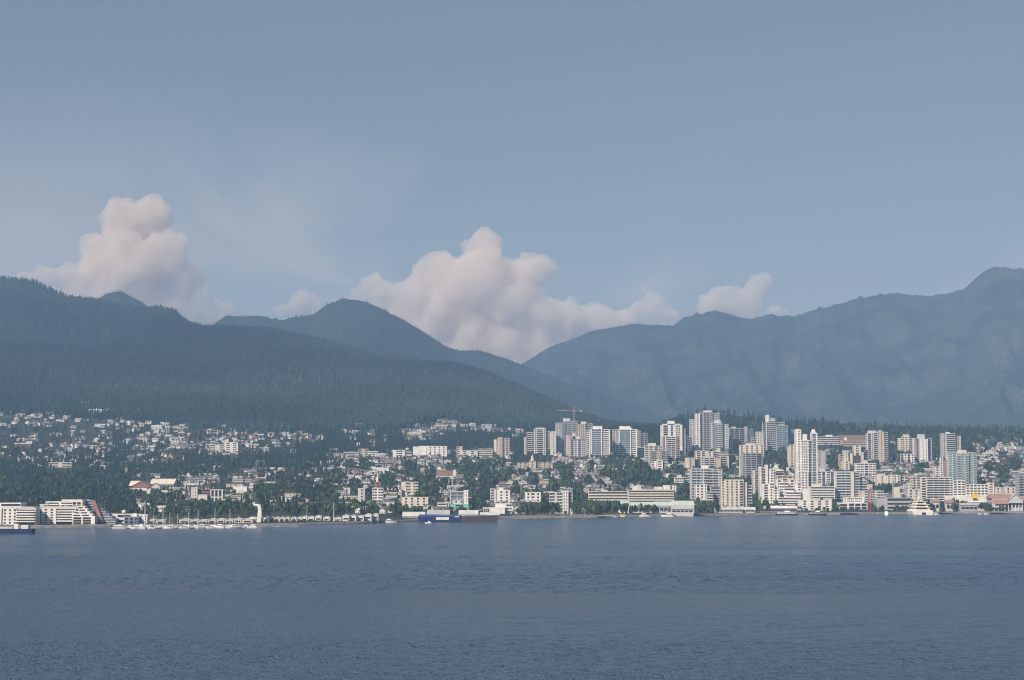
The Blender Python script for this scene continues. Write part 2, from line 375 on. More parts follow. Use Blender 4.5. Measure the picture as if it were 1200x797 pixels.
# thin high cloud sheet, seen obliquely beyond the mountains
m = bpy.data.materials.new('thin_high_cloud'); m.use_nodes = True; nt = m.node_tree
for n in list(nt.nodes):
    if n.type != 'OUTPUT_MATERIAL': nt.nodes.remove(n)
tcn = nt.nodes.new('ShaderNodeTexCoord'); mp = nt.nodes.new('ShaderNodeMapping'); mp.inputs['Scale'].default_value = (1, .2, 1); mp.inputs['Location'].default_value = (9000.0, 1700.0, 0)
nz = nt.nodes.new('ShaderNodeTexNoise'); nz.inputs['Scale'].default_value = .00016; nz.inputs['Detail'].default_value = 7; nz.inputs['Roughness'].default_value = .55; nz.inputs['Distortion'].default_value = .5
sx = nt.nodes.new('ShaderNodeSeparateXYZ'); nt.links.new(tcn.outputs['Object'], sx.inputs[0])
def mrange(src, a, b, c, d):
    q = nt.nodes.new('ShaderNodeMapRange'); q.interpolation_type = 'SMOOTHSTEP'
    for i, v in zip((1, 2, 3, 4), (a, b, c, d)): q.inputs[i].default_value = v
    nt.links.new(src, q.inputs[0]); return q.outputs[0]
fade = mrange(sx.outputs[1], 20000, 38000, 0, 1); base = mrange(sx.outputs[1], 24000, 60000, .04, .19)     # horizon haze put into the sheet: opacity grows with distance, whitening the low sky
puff = mrange(nz.outputs[0], .45, .66, 0, .22)
def mth(op, a, b):
    q = nt.nodes.new('ShaderNodeMath'); q.operation = op; nt.links.new(a, q.inputs[0]); nt.links.new(b, q.inputs[1]); return q.outputs[0]
tl = nt.nodes.new('ShaderNodeBsdfTranslucent'); tl.inputs[0].default_value = (.80, .69, .64, 1); tr = nt.nodes.new('ShaderNodeBsdfTransparent'); m2 = nt.nodes.new('ShaderNodeMixShader')
nt.links.new(tcn.outputs['Object'], mp.inputs[0]); nt.links.new(mp.outputs[0], nz.inputs['Vector'])
nt.links.new(mth('ADD', mth('MULTIPLY', fade, puff), base), m2.inputs[0]); nt.links.new(tr.outputs[0], m2.inputs[1]); nt.links.new(tl.outputs[0], m2.inputs[2]); nt.links.new(m2.outputs[0], nt.nodes['Material Output'].inputs[0])
cv = np.array([(-90000, 17500, 5200), (90000, 17500, 5200), (90000, 160000, 5200), (-90000, 160000, 5200)], float)
tag(put('high_cloud_layer', npmesh('high_cloud_layer', cv, np.array([[0, 1, 2, 3]]), m)), kind='stuff')
# ------------------------------------------------------------------ trees on the mountains (unit prototypes: height 1, radius about 1)
def cone_proto(k, tiers, seed):
    r = random.Random(seed); v = []; f = []
    for t in range(tiers):
        z0 = t / (tiers + .3); z1 = min(1, z0 + 1.6 / (tiers + 1)) if t < tiers - 1 else 1; rad = (1 - z0) ** .8 * r.uniform(.85, 1.1)
        n = len(v)
        for i in range(k):
            a = 2 * math.pi * (i + r.uniform(-.3, .3)) / k; q = rad * r.uniform(.7, 1.15)
            v.append((q * math.cos(a), q * math.sin(a), max(0, z0 + r.uniform(-.05, .04))))
        v.append((r.uniform(-.05, .05), r.uniform(-.05, .05), z1))
        f += [(n + i, n + (i + 1) % k, n + k) for i in range(k)]
    return np.array(v), np.array(f)
def blob_proto(n, seed, trunk=False):
    """broadleaf crown of loose leaf clumps: tilted triangles through a lumpy volume"""
    r = random.Random(seed); v = []; f = []
    lobes = [(r.uniform(-.45, .45), r.uniform(-.45, .45), r.uniform(.45, .78), r.uniform(.3, .5)) for _ in range(6)] + [(0, 0, .55, .55)]
    for i in range(n):
        lx, ly, lz, lr = r.choice(lobes)
        d = Vector((r.gauss(0, 1), r.gauss(0, 1), r.gauss(.25, 1))).normalized()
        c = Vector((lx, ly, lz)) + Vector((d.x * lr, d.y * lr, d.z * lr * .62)) * r.uniform(.72, 1.02)
        u = d.orthogonal().normalized(); w = d.cross(u); s = r.uniform(.16, .30) * (60 / n) ** .3
        tilt = r.uniform(-.5, .5)
        k = len(v); a0 = r.uniform(0, 6.28)
        for j in range(4):
            a = a0 + j * 1.57; q = s * r.uniform(.7, 1.2)
            p = c + u * math.cos(a) * q + w * math.sin(a) * q + d * (tilt * q * math.cos(a))
            v.append((p.x, p.y, max(.08, p.z)))
        f += [(k, k + 1, k + 2), (k, k + 2, k + 3)]
    return np.array(v), np.array(f)
def conif_proto(n, seed):
    """conifer of drooping boughs"""
    r = random.Random(seed); v = []; f = []
    for i in range(n):
        t = (i + .5) / n; z = .06 + .9 * t; R = (1 - t) ** .75 * r.uniform(.65, 1.15)
        a = i * 2.4 + r.uniform(-.4, .4); w = .32 * (1 - t) + .10; k = len(v)
        ca, sa = math.cos(a), math.sin(a)
        v += [(0, 0, z + .09), (ca * R - sa * w, sa * R + ca * w, z - .05 - r.uniform(0, .04)), (ca * R + sa * w, sa * R - ca * w, z - .05 - r.uniform(0, .04)), (ca * R * 1.15, sa * R * 1.15, z - .09)]
        f += [(k, k + 2, k + 1), (k + 1, k + 2, k + 3)]
    k = len(v); v += [(.12, 0, .88), (-.06, .1, .88), (-.06, -.1, .88), (0, 0, 1.0)]
    f += [(k, k + 1, k + 3), (k + 1, k + 2, k + 3), (k + 2, k, k + 3)]
    return np.array(v), np.array(f)
m_con = mat('conifer_needles', (.034, .058, .040), rgb2=(.020, .038, .030), scale=.1, rough=1, spec=.05, tint=True)
m_leaf = mat('broad_leaves', (.078, .118, .046), rgb2=(.036, .062, .034), scale=.2, rough=1, spec=.1, tint=True)
m_bark = mat('bark', (.12, .09, .07), rough=1)
def tints(n, seed, lo=.55, hi=1.5, warm=.3):
    r = np.random.RandomState(seed); b = r.uniform(lo, hi, n); w = r.uniform(-warm, warm, n)
    return np.stack([b * (1 + w), b, b * (1 - w * .6), np.ones(n)], 1)
cones = [cone_proto(6, 2, s) for s in range(5)] + [cone_proto(5, 3, s + 9) for s in range(3)]
# front-left mountain
n = 125000; r = RNG; px = r.uniform(-420, 800, n); u = r.rand(n)
Yr = ridgeY(px); Ylo = np.array([0.]); 
sYlo = I(px, [-420, 0, 150, 300, 450, 520, 600, 700, 800], [5600, 5600, 5500, 5100, 5300, 5700, 5600, 5300, 4900])
Y = sYlo + (Yr + 60 - sYlo) * u
X, Yy, Z = ground(px, Y); hs = r.uniform(12, 30, n) * (1 + .25 * fbm(X / 200, Yy / 200, 2)); ws = hs * r.uniform(.18, .30, n)
patch = np.clip(1 + fbm(X / 420 + 3, Yy / 420, 3) * .8 + fbm(X / 1300 + 9, Yy / 1300, 2) * .7, .4, 1.9)[:, None]; ti = tints(n, 4, .32, 1.15, .2); ti[:, :3] *= patch
tag(put('mountain_forest', scatter_mesh('mountain_forest', cones, np.stack([X, Yy, Z - 1], 1), hs, ws, m_con, ti, 5)), kind='stuff')
def forest_on(mt, name, n, hmin, hmax, pxlo, pxhi, seed, tmin=.15):
    px, Xs, Ys, Zs = mt; r = np.random.RandomState(seed)
    j = np.interp(r.uniform(pxlo, pxhi, n), px, np.arange(len(px))); i = (tmin + (1.0 - tmin) * r.rand(n)) * 69.4
    i0 = np.floor(i).astype(int); j0 = np.floor(j).astype(int); fi = i - i0; fj = j - j0
    L = lambda A: (A[i0, j0] * (1 - fj) + A[i0, j0 + 1] * fj) * (1 - fi) + (A[i0 + 1, j0] * (1 - fj) + A[i0 + 1, j0 + 1] * fj) * fi
    x, y, z = L(Xs), L(Ys), L(Zs); hs = r.uniform(hmin, hmax, n); ws = hs * r.uniform(.18, .28, n)
    ti = tints(n, seed, .75, 1.7, .2); ti[:, :3] *= np.clip(1 + fbm(x / 600, y / 600, 3) * .5, .5, 1.6)[:, None]
    tag(put(name, scatter_mesh(name, cones[:5], np.stack([x, y, z - 1], 1), hs, ws, m_con, ti, seed)), kind='stuff')
forest_on(mtB, 'middle_forest', 34000, 9, 20, 60, 850, 31)
forest_on(mtC, 'far_forest', 85000, 8, 17, 560, 1330, 33, .02)
# ------------------------------------------------------------------ buildings
FOOT = []      # (x, y, radius) taken by buildings
OCC = []       # (px0, px1, top row, base row, Y) of the named buildings
SPEC = {
 'tower':  'P1 B3 P1 W3 P1 B3 P1',
 'pier':   'P1 W2 P.6 W2 P1 W2 P.6 W2 P1',
 'frame':  'P1.2 W2 P.8 G4 G4 P.8 W2 P1.2',
 'glass':  'G3 P.25 G3 P.25 G3',
 'bal':    'B3 P.5 W2 P.5 B3 P.5 W2 P.5 B3',
 'bal2':   'P.4 B3 P.4 B3 P.4 B3 P.4 B3 P.4',
 'band':   'H1',
 'punch':  'U2 P1 U2 P1 U2 P1 U2 P1 U2',
 'blank':  'P1',
 'mix':    'P1 W1 P.5 B2.5 P2 W1 P.5 B2.5 P1',
 'side':   'P1 W2 P1.4 W2 P1',
}
def parse(sp):
    if sp in SPEC: sp = SPEC[sp]
    out = []
    for t in sp.split(): out.append((t[0], float(t[1:] or 1)))
    return out
def facade(wall, bals, rail, M, w, h, spec, fh, rec=.45):
    """front face lies in local y=0 looking to -y; x from -w/2 to w/2"""
    bays = parse(spec); tot = sum(b for _, b in bays); x = -w / 2; n = max(1, int(round(h / fh))); f = h / n
    for k, b in bays:
        bw = w * b / tot; x1 = x + bw
        if k == 'P': wall.obox(M, x, x1, 0, rec, -8, h)
        elif k in 'WHGU':
            sh = {'W': .46, 'H': .52, 'G': .17, 'U': .42}[k] * f
            for i in range(n): wall.obox(M, x, x1, .03, rec, i * f - .15 * f, i * f + sh - .15 * f)
            wall.obox(M, x, x1, .03, rec, h - .35, h)
            if k == 'W' and bw > 5:
                for q in range(1, int(bw // 3)): wall.obox(M, x + q * bw / int(bw // 3) - .2, x + q * bw / int(bw // 3) + .2, .08, rec - .05, 0, h)
            if k == 'U' :
                wall.obox(M, x, x + bw * .2, .01, rec, -8, h); wall.obox(M, x1 - bw * .2, x1, .01, rec, -8, h)
        elif k == 'B':
            m = MB(); pr = [(rec, h)]; pr += [(rec + .3, h), (rec + .3, 0), (rec, 0)]      # one comb: back strip, slabs and rails
            for i in range(1, n):
                z = i * f; pr += [(rec, z - .12), (-1.9, z - .12), (-1.9, z + 1.5), (-1.7, z + 1.5), (-1.7, z + .2), (rec, z + .12)]
            pr += [(rec, h - .4), (.03, h - .4), (.03, h)]
            m.prismx(pr[1:], x + .1, x1 - .1)
            for j_ in range(len(m.v)): m.v[j_] = tuple(M @ Vector(m.v[j_]))
            wall.obox(M, x, x1, rec - .02, rec + .25, -8, .3 * f); bals.append(m)
        x = x1
def volume(root, kx, w, d, h, dy, spec, wc, gl, side='side', fh=4.9, roofc=None, z0=0, parapet=.9, railc=None):
    """one block of a building in the root's frame: centre x = kx, front at y = dy"""
    wall = MB(); glz = MB(); bals = []; T = Matrix.Translation
    glz.box(kx - w / 2 + .4, kx + w / 2 - .4, dy + .42, dy + d - .4, -8 if z0 == 0 else z0, h - .3)
    facade(wall, bals, None, T((kx, dy, z0)), w, h - z0, spec, fh)
    R = lambda a: Matrix.Rotation(a, 4, 'Z')
    facade(wall, bals, None, T((kx - w / 2, dy + d / 2, z0)) @ R(-math.pi / 2), d, h - z0, side, fh)
    facade(wall, bals, None, T((kx + w / 2, dy + d / 2, z0)) @ R(math.pi / 2), d, h - z0, side, fh)
    wall.box(kx - w / 2, kx + w / 2, dy + d - .45, dy + d, -8, h)
    wall.build('wall', cm(wc), root); glz.build('glazing', GLASS[gl], root)
    for m in bals: m.build('balcony', cm(railc or wc), root)
    rf = MB()
    rf.box(kx - w / 2 - .15, kx + w / 2 + .15, dy - .15, dy + d + .15, h, h + .35)
    for a in ((kx - w / 2 - .15, kx + w / 2 + .15, dy - .15, dy + .1), (kx - w / 2 - .15, kx - w / 2 + .1, dy, dy + d), (kx + w / 2 - .1, kx + w / 2 + .15, dy, dy + d)):
        rf.box(*a, h + .35, h + .35 + parapet)
    ru = MB()
    for q in range(1):
        bx = kx + random.uniform(-.35, .35) * w; by = dy + random.uniform(.3, .7) * d; ru.box(bx - 2, bx + 2, by - 1.5, by + 1.5, h + .36, h + .36 + random.uniform(.8, 1.8))
    rfo = rf.build('roof', cm(roofc or wc), root); ru.build('rooftop_unit', cm('grey'), rfo)
def penthouse(root, kx, w, d, z0, z1, dy, c):
    m = MB().box(kx - w / 2, kx + w / 2, dy, dy + d, z0, z1); m.box(kx - w / 2 - .3, kx + w / 2 + .3, dy - .3, dy + d + .3, z1, z1 + .4)
    m.build('penthouse', cm(c), root)
def B(name, label, cat, yb, vols, Y=None, rz=0, group=None, extra=None):
    """vols: dicts x0,x1,yt (photo columns and top row), o: extra distance back in metres, st, c, g, d; ph: list of (x0,x1,yt,colour)"""
    xa = min(v['x0'] for v in vols); xb = max(v['x1'] for v in vols); cx = (xa + xb) / 2
    if Y is None: Y = Yat(cx, yb)
    gx, gy, gz = [float(q[0]) for q in ground(cx, Y)]
    k = mpp(Y, gz); root = empty(name, (gx, gy, gz), rz); tag(root, label, cat, group)
    for v in vols:
        o = v.get('o', 0); kk = mpp(Y + o, gz); W = (v['x1'] - v['x0']) * kk; d = v.get('d', min(26, max(12, W * .8)))
        w = max(3, (W - d * abs(math.sin(rz)) * v.get('rzf', 1)) / math.cos(rz)) if rz else W
        kx = ((v['x0'] + v['x1']) / 2 - CXP) * kk - gx
        if rz: kx = kx / math.cos(rz)
        h = P(cx, v['yt'], Y + o)[2] - gz; z0 = 0
        if 'yz' in v: z0 = P(cx, v['yz'], Y + o)[2] - gz
        volume(root, kx, w, d, h, o - (d / 2 if rz else 0), v.get('st', 'pier'), v.get('c', 'pale'), v.get('g', 'd'), v.get('side', 'side'), v.get('fh', 4.9), v.get('rc'), z0, v.get('pp', .9), v.get('rail'))
        for q in v.get('ph', []):
            pw = (q[1] - q[0]) * kk; pk = ((q[0] + q[1]) / 2 - CXP) * kk - gx
            penthouse(root, pk, pw, min(d * .6, max(5, pw)), h, P(cx, q[2], Y + o)[2] - gz, o + (d * .2 if not rz else -d * .3), q[3] if len(q) > 3 else v.get('c', 'pale'))
    OCC.append((xa, xb, min(v['yt'] for v in vols), scr(gx, gy, gz)[1], Y, root))
    for v in vols:
        for t in np.linspace(v['x0'], v['x1'], max(2, int((v['x1'] - v['x0']) / 5))):
            kk = mpp(Y + v.get('o', 0), gz); FOOT.append(((t - CXP) * kk, Y + v.get('o', 0) + 10, 17))
    root['_h'] = 1
    return root, Y, gz, k, gx
def V(x0, x1, yt, st='pier', c='pale', g='d', **k): return dict(x0=x0, x1=x1, yt=yt, st=st, c=c, g=g, **k)
def local(R, px, py=None, dy=0):
    """local x (and z) of a photo column/row on building R"""
    root, Y, gz, k, gx = R; kk = mpp(Y + dy, gz); x = (px - CXP) * kk - gx
    return x if py is None else (x, P(px, py, Y + dy)[2] - gz)
TW, AB = 'apartment_tower', 'apartment_block'
# --- the group of towers below the crane
B(TW, 'wide stepped pale tower with tall middle, leftmost of the tower cluster', 'tower', 533, [V(614, 617, 513, 'punch', 'warm', side='blank'), V(616.5, 625.5, 507, 'bal2', 'pale', o=4), V(625.5, 640, 503, 'P.8 W1 P.4 B2 B2 P.8 W1 P.5', 'warm', ph=[(627.5, 639, 501.3, 'pale')]), V(640, 645, 506, 'bal', 'pale', o=5)])
B(TW, 'slim plain beige tower with nearly blank wall beside the stepped pale tower', 'tower', 533, [V(644.5, 652, 507, 'P3 W.6 P2', 'warm', ph=[(646, 651, 505.5)])])
t2 = B(TW, 'tall bluish glass tower standing under the tower crane', 'tower', 533, [V(651, 661.5, 496, 'W3 P.4 W3 P.3 G3', 'pale', 'b', o=30), V(661.5, 671, 494, 'P.5 B2 P.4 G3 P.5', 'grey', 'b', o=33, ph=[(660, 668, 490.3, 'pale')]), V(671, 677, 494, 'bal', 'grey', 'd', o=30)], Y=None)
B(TW, 'tan tower rising just behind the white framed tower, right of the crane', 'tower', 532, [V(676, 687, 497.3, 'punch', 'tan', o=15, ph=[(681, 687, 494, 'pale')]), V(687, 695, 497, 'bal', 'grey', o=20)])
B(TW, 'shorter peach and grey tower with dark roof band in front of the crane', 'tower', 536, [V(663, 669, 510.5, 'P2 W.5 P1', 'peach'), V(667, 686.5, 515, 'P1 G2 P.6 W1.5 P1 G2 P.6 W2 P.5', 'pale', rc='dgrey', o=-3, ph=[(669, 680, 511.5, 'warm'), (671, 674.5, 507, 'pale')])])
FR = 'P1 G2 P.3 G3 G3 P.3 G2 P1'
B(TW, 'white framed glass tower with low left wing, left one of the two framed towers', 'tower', 537, [V(687, 692, 504.5, 'W2 P1', 'pale', o=4), V(692, 706, 503, 'P1.3 G4 P.15 G5 P1.3', 'white', 'b', ph=[(695, 706, 499.3, 'white')]), V(706, 715.3, 503.7, 'P.4 W2 W2 P1.1', 'white', o=2)])
B(TW, 'white framed glass tower with round rooftop, right one of the two framed towers', 'tower', 535, [V(718, 725, 504, 'W2 P.4 W2', 'pale', o=4), V(725, 740, 503.6, 'P1 G4 P.15 G4 P1', 'white', 'b', ph=[(726.5, 739, 499.4, 'white')]), V(740, 747, 503.5, 'P.5 W2 P1', 'white', o=2, ph=[(739, 741, 501.5)])])
B(TW, 'narrow grey tower over a low podium, right of the framed towers', 'tower', 533, [V(747, 751, 505.5, 'bal', 'warm', o=10), V(751, 759, 508, 'P.5 G2 P.5 G2 P.5', 'grey', o=12), V(747, 757.5, 525, 'band', 'white', o=0)])
B(TW, 'low beige tower with cream rooftop box between two wooded patches', 'tower', 543, [V(756, 776, 523, 'W2 P.6 W2 P1 B2 P.5 W2', 'warm', o=12, ph=[(760, 769, 519.3, 'cream')])])
B(TW, 'low grey tower with curved balconies and tan centre in front of the beige tower', 'tower', 546, [V(763, 769, 528.7, 'bal', 'grey', o=3), V(769, 776, 528, 'punch', 'tan'), V(776, 782.5, 529, 'bal', 'grey', o=3)])
B(AB, 'white block with stepped box bays below the grey and tan tower', 'apartment block', 551, [V(764, 769.5, 541, 'W1 P1', 'white'), V(769.5, 777, 540, 'P1 W2 P1', 'white', o=-4), V(777, 783.5, 542.5, 'W1', 'pale')])
B(TW, 'cream tower with white stepped top and tall central bays above brick framed one', 'tower', 536, [V(775, 800, 498.5, 'P1 G2 P1.2 G1 P1.2 W2 P1', 'white', o=30, ph=[(783, 791, 493.3, 'white'), (777, 798, 496.7, 'pale')]), V(800, 803.5, 503, 'bal', 'pale', o=34)])
B(TW, 'tower with reddish brick corner strips, in front of the cream stepped top tower', 'tower', 541, [V(777, 779.3, 512.5, 'P1', 'rustred'), V(779.3, 792.3, 512, 'P.6 W1 B2 P.3 B2 P.6', 'white', o=1), V(792.3, 794.6, 512.5, 'P1', 'rustred'), V(794.6, 797, 513, 'W1', 'pale', o=2)])
B(TW, 'small dark blue glass tower with a white pier on its left edge', 'tower', 531, [V(800.5, 804, 509.7, 'P1', 'pale'), V(804, 811, 512.5, 'glass', 'grey', 'd', o=3)])
B(TW, 'tallest broad white and grey tower cluster with stepped roofs before the wooded hill', 'tower', 530, [
  V(808.5, 815, 491.8, 'W2 P.8 W2 P.6', 'pale', 'b', o=8), V(815, 821, 485.3, 'P1 W.8 P1', 'white', o=4), V(821, 835.5, 483.6, 'P.5 W2 P.5 B2 P.5 B2 P.5 W2 P.3', 'grey', o=9, ph=[(825, 835, 481, 'pale')]), V(835.5, 844, 484.5, 'bal', 'pale', o=14)])
B(TW, 'white balconied tower attached in front of the tallest tower, right side', 'tower', 531, [V(834, 847, 496, 'P.7 G2 B3 P.3 B3 P.5', 'white', 'b', o=2, ph=[(838, 845, 492.3, 'pale')]), V(847, 854, 497.5, 'W2 P.5 W2', 'pale', 'g', o=8)])
B(TW, 'dark navy glass tower with grey roof slab behind trees', 'tower', 530, [V(855, 872.5, 502.5, 'P.3 G3 P.3 G3 P.3 G3', 'grey', 'd', o=30, ph=[(858, 863, 500, 'grey')]), V(856, 859.5, 512, 'W1 P1', 'white', o=10, d=8)])
B(TW, 'grey glass tower right of the dark navy tower', 'tower', 529, [V(872.5, 877, 500.5, 'P1 W.6', 'grey', o=35), V(875, 883, 503, 'glass', 'blue', 'b', o=38)])
B(TW, 'narrow tan tower peeking over the broad tan topped tower', 'tower', 536, [V(886.5, 895.5, 506.5, 'punch', 'warm', o=10), V(881, 886.5, 513.2, 'band', 'grey', o=14)])
B(TW, 'broad tan topped tower with grey banded lower floors, centre of the town', 'tower', 562, [V(868, 895.5, 522, 'punch', 'cream', o=22, yz=531.5, ph=[(875.5, 885.5, 519.3, 'warm')]), V(869.5, 894, 531.5, 'P.5 W1 P.4 B2 P.4 B2 P.4 G2 P.4', 'grey', o=20)])
B(TW, 'grey tower with dark balcony column below the broad tan topped tower', 'tower', 579, [V(882, 885.5, 552, 'P1', 'warm'), V(885.5, 891, 551, 'B2 P.3', 'pale', 'd', o=2)])
B(TW, 'dark banded tower with white rooftop cube and glass right half', 'tower', 529, [V(894, 901, 495.5, 'G2 P.8 G1', 'pale', 'd', o=22, rc='dgrey', ph=[(897.8, 902, 486.3, 'white')]), V(901, 910, 493.5, 'bal2', 'pale', 'd', o=24, ph=[(901, 909, 489.8, 'grey')]), V(910, 923.8, 499.2, 'G4 P.15 G4', 'seaglass', 'b', o=20), V(906, 919.5, 495.3, 'band', 'grey', o=32)])
B(TW, 'slim bluish tower between the dark banded tower and twin peaked tower', 'tower', 528, [V(924, 933, 504.2, 'P1 G2 P.5 G2', 'blue', 'b', o=20)])
B(TW, 'cream stepped tower partly hidden behind the twin peaked white tower', 'tower', 547, [V(923.5, 927, 524, 'P1 W.5', 'cream', o=6), V(926, 933, 521.7, 'P.5 W1 P.5 W1', 'cream', o=5)])
tp = B(TW, 'bright white tower with twin peaked tops and dark glass strips', 'tower', 582, [
  V(932.7, 940, 504.5, 'P1.4 W.6 P.8', 'white', o=4), V(940, 951.5, 516.5, 'W1 P.4 W1 P.4 W1 P.8 G1.8', 'white', o=2, ph=[(941.8, 947, 509, 'white')]), V(951.5, 959, 508, 'P.7 G2 P.9', 'white', 'b', o=4),
  V(934.5, 948, 553, 'P1 W1 P1 W1 P1 W1 P1', 'white', o=-3)])
for a, b_, top, base in ((933, 940, 502.5, 505), (952, 958.5, 503, 508.5)):
    x0, z0 = local(tp, a, base); x1, z1 = local(tp, b_, top)
    MB().prism([(x0, z0), (x1, z0), (x1 - 2.5 * (b_ > 950), (z0 + z1) / 2), ((x0 + x1) / 2 + 1.5, z1), ((x0 + x1) / 2 - 1.5, z1)], 4.2, 20).build('peaked_top', cm('white'), tp[0])
B(AB, 'plain grey side wall block attached right of the twin peaked tower', 'apartment block', 553, [V(959, 962, 528.5, 'W1 P.3', 'pale', o=6), V(962, 968, 528.8, 'P1', 'grey', o=5)])
B('office_block', 'long low white banded building on the ridge right of twin peaked tower', 'office block', 523, [V(958, 983.5, 512, 'band', 'pale', fh=5.5, o=30, ph=[(969, 976, 509.8, 'white')])])
B('hospital_block', 'long brown roofed brick building on the ridge before the trees', 'hospital block', 524, [V(984, 1015, 510.2, 'P1', 'brown', o=50), V(987, 1015, 516.2, 'band', 'peach', o=10, fh=5, rc='peach', ph=[(990, 993, 512.5, 'white')])])
B(TW, 'small tan block with three pale fins left of the dark cream capped tower', 'apartment block', 551, [V(983.5, 989, 533, 'P.5 W1 P.5', 'tan', o=14), V(988.5, 994.5, 528.5, 'P2 W.5 P1', 'warm', o=12), V(996, 999.5, 532, 'P1', 'cream', o=14), V(987, 996, 541, 'P2 W1 P1', 'cream', o=0)])
B(TW, 'dark brown glass block with a cream boxed cap, mid town', 'apartment block', 546, [V(1000.5, 1009.5, 522, 'P1 W1 P1', 'cream', yz=530, o=8), V(1000, 1009, 530.5, 'P.3 G2 P.3 G2 P.3', 'brown', 'k', o=9), V(1009, 1012.5, 530.5, 'P1', 'warm', o=8), V(1012.5, 1017.5, 528, 'P.3 G1 P.3', 'brown', 'k', o=12)])
B(AB, 'white gridded mid-rise block with shallow balconies, below the tan stepped tower', 'apartment block', 560, [V(1004, 1027, 543.3, 'W2 P.3 W2 P.6 B2 P.6 W2 P.3 W2', 'white', 'd', o=6, ph=[(1011, 1017.5, 539.5, 'pale')])])
B(TW, 'tan tower with serrated balconies and pale left wing on the ridge', 'tower', 543, [V(1016, 1024, 508, 'P1 G2 P.5 W1', 'pale', o=8, ph=[(1018, 1028, 504.8, 'pale')]), V(1024, 1030, 507.3, 'B2 P.5', 'pale', o=3), V(1030, 1037, 506.5, 'P1.5 W.4 P1.5', 'peach', o=0, ph=[(1030, 1034, 504.3, 'tan')]), V(1037, 1041, 507.3, 'B2', 'cream', o=4)])
B(TW, 'cream stepped tower half hidden by trees, right of the tan serrated tower', 'tower', 532, [V(1053, 1058, 514, 'P1 W1', 'cream', o=6), V(1058, 1067, 512, 'W1 P.6 W1 P.6 W1', 'cream', o=2, ph=[(1059.5, 1066, 509.2, 'cream')]), V(1067, 1072, 514, 'W1 P1', 'cream', o=6)])
B(TW, 'white centred tower with dark side wings on the ridge', 'tower', 542, [V(1073, 1078, 514, 'P.5 G1 P.5', 'grey', 'k', o=6), V(1078, 1088, 515, 'P2 W.5 P1.5 W.5 P1', 'white', o=1, ph=[(1076.5, 1084.5, 509, 'pale')]), V(1088, 1092.7, 514, 'G1.5 P.6', 'grey', 'k', o=6)])
B(AB, 'small white block with tall upright columns between trees, mid slope', 'apartment block', 543, [V(1054.5, 1072, 532.5, 'P.6 G1.5 P.6 W1 P.6 G1.5 P.8 W1 P.6', 'white', 'k', o=3)])
B(TW, 'grey tower with wide window bays and peach right corner, right of ridge', 'tower', 541, [V(1103, 1109.5, 508.2, 'P2 W.5 P1', 'grey', o=2), V(1109.5, 1120, 508.4, 'B4 P.2 B4', 'pale', 'd', o=0, ph=[(1110, 1114, 506.5, 'white')]), V(1120, 1126.8, 511.5, 'P1 W.6 P1', 'peach', o=6)])
B(TW, 'pale green glass tower above the long white waterfront apartment block', 'tower', 574, [V(1112.6, 1122, 531, 'G2 P.3 B2 P.3', 'seaglass', 'g', o=3, side='glass'), V(1122, 1136, 531.5, 'B2 P.3 G2 P.3 B2', 'seaglass', 'g', o=0, ph=[(1124.5, 1134, 527.5, 'cream')]), V(1136, 1145.2, 531, 'P.3 G2 P.3 B2', 'seaglass', 'g', o=3, side='glass')])
B(TW, 'white tower with a dark red vertical strip left of the green glass tower', 'tower', 566, [V(1102.7, 1106, 537, 'W1 P.6', 'white', o=2), V(1106, 1110.2, 540, 'P1', 'rustred', o=3), V(1110.2, 1113, 535.5, 'P1 W.5', 'white', o=0)])
B(AB, 'small cream block beside the white tower with the red strip', 'apartment block', 561, [V(1095, 1102.5, 547.3, 'P1 W1 P1', 'cream', o=2)])
# --- middle and lower slope, right of centre
B(AB, 'cream low-rise block with square dark windows, highest of three below tallest tower', 'apartment block', 540, [V(815, 828, 528.7, 'P1 B2 P1.2 B2 P1', 'cream', o=10), V(828, 841, 529.5, 'P1 W1 P1 B2', 'cream', o=6, ph=[(841, 844.5, 525, 'cream')]), V(841, 853.5, 530, 'band', 'cream', o=8)])
B(AB, 'short cream double block with blank end walls left of the cream condominiums', 'apartment block', 549, [V(803, 808, 537, 'P1', 'warm', o=2), V(808, 814.5, 537, 'W1 P2', 'peach', o=0)])
B(AB, 'grey and tan low-rise terrace beneath the highest cream block', 'apartment block', 548, [V(822, 838, 536.5, 'W1 P.4 B2 P.4 B2 P.4', 'pale', o=5), V(838.5, 845, 537, 'P3', 'peach', o=0), V(845, 854.5, 535, 'B2 P.8', 'cream', o=4)])
B(AB, 'white maroon trimmed terrace block left of the large balconied complex', 'apartment block', 568, [V(790.5, 801, 560.3, 'band', 'white', o=5, ph=[(794, 799, 556.5, 'pale')]), V(801, 811, 559.5, 'band', 'pale', 'd', o=9)])
B(AB, 'large pale balconied apartment complex above the waterfront trees', 'apartment block', 588, [V(810, 830, 549.7, 'P.5 B2 P.4 B2 P.4 W1 P.5 B2', 'pale', 'b', o=18, ph=[(823, 831, 545.5, 'white')]), V(830, 847, 550.2, 'B2 P.4 B2 P.6 W1 P.5', 'warm', 'b', o=21), V(815, 829, 568.5, 'P1 W1.2 P1 W1.2 P1 U1 P.5', 'white', o=2)])
B(AB, 'grey stepped banded block left of the cream hotel', 'apartment block', 592, [V(828, 836, 577, 'band', 'pale', o=0), V(833, 845, 571, 'band', 'grey', 'd', o=12)])
B('hotel', 'cream hotel block with arched window bay and rows of small windows', 'hotel', 597, [V(844.5, 851, 565, 'P1 W.8 P1', 'cream', o=2), V(851, 872, 563.3, 'U2 P1 U2 P1 U2 P1 B2 P.6', 'cream', o=0, fh=4.4, pp=1.6), V(872, 876, 566, 'P1', 'cream', o=3), V(875.5, 882, 569.5, 'P.4 B1.5 P.4', 'warm', o=6)])
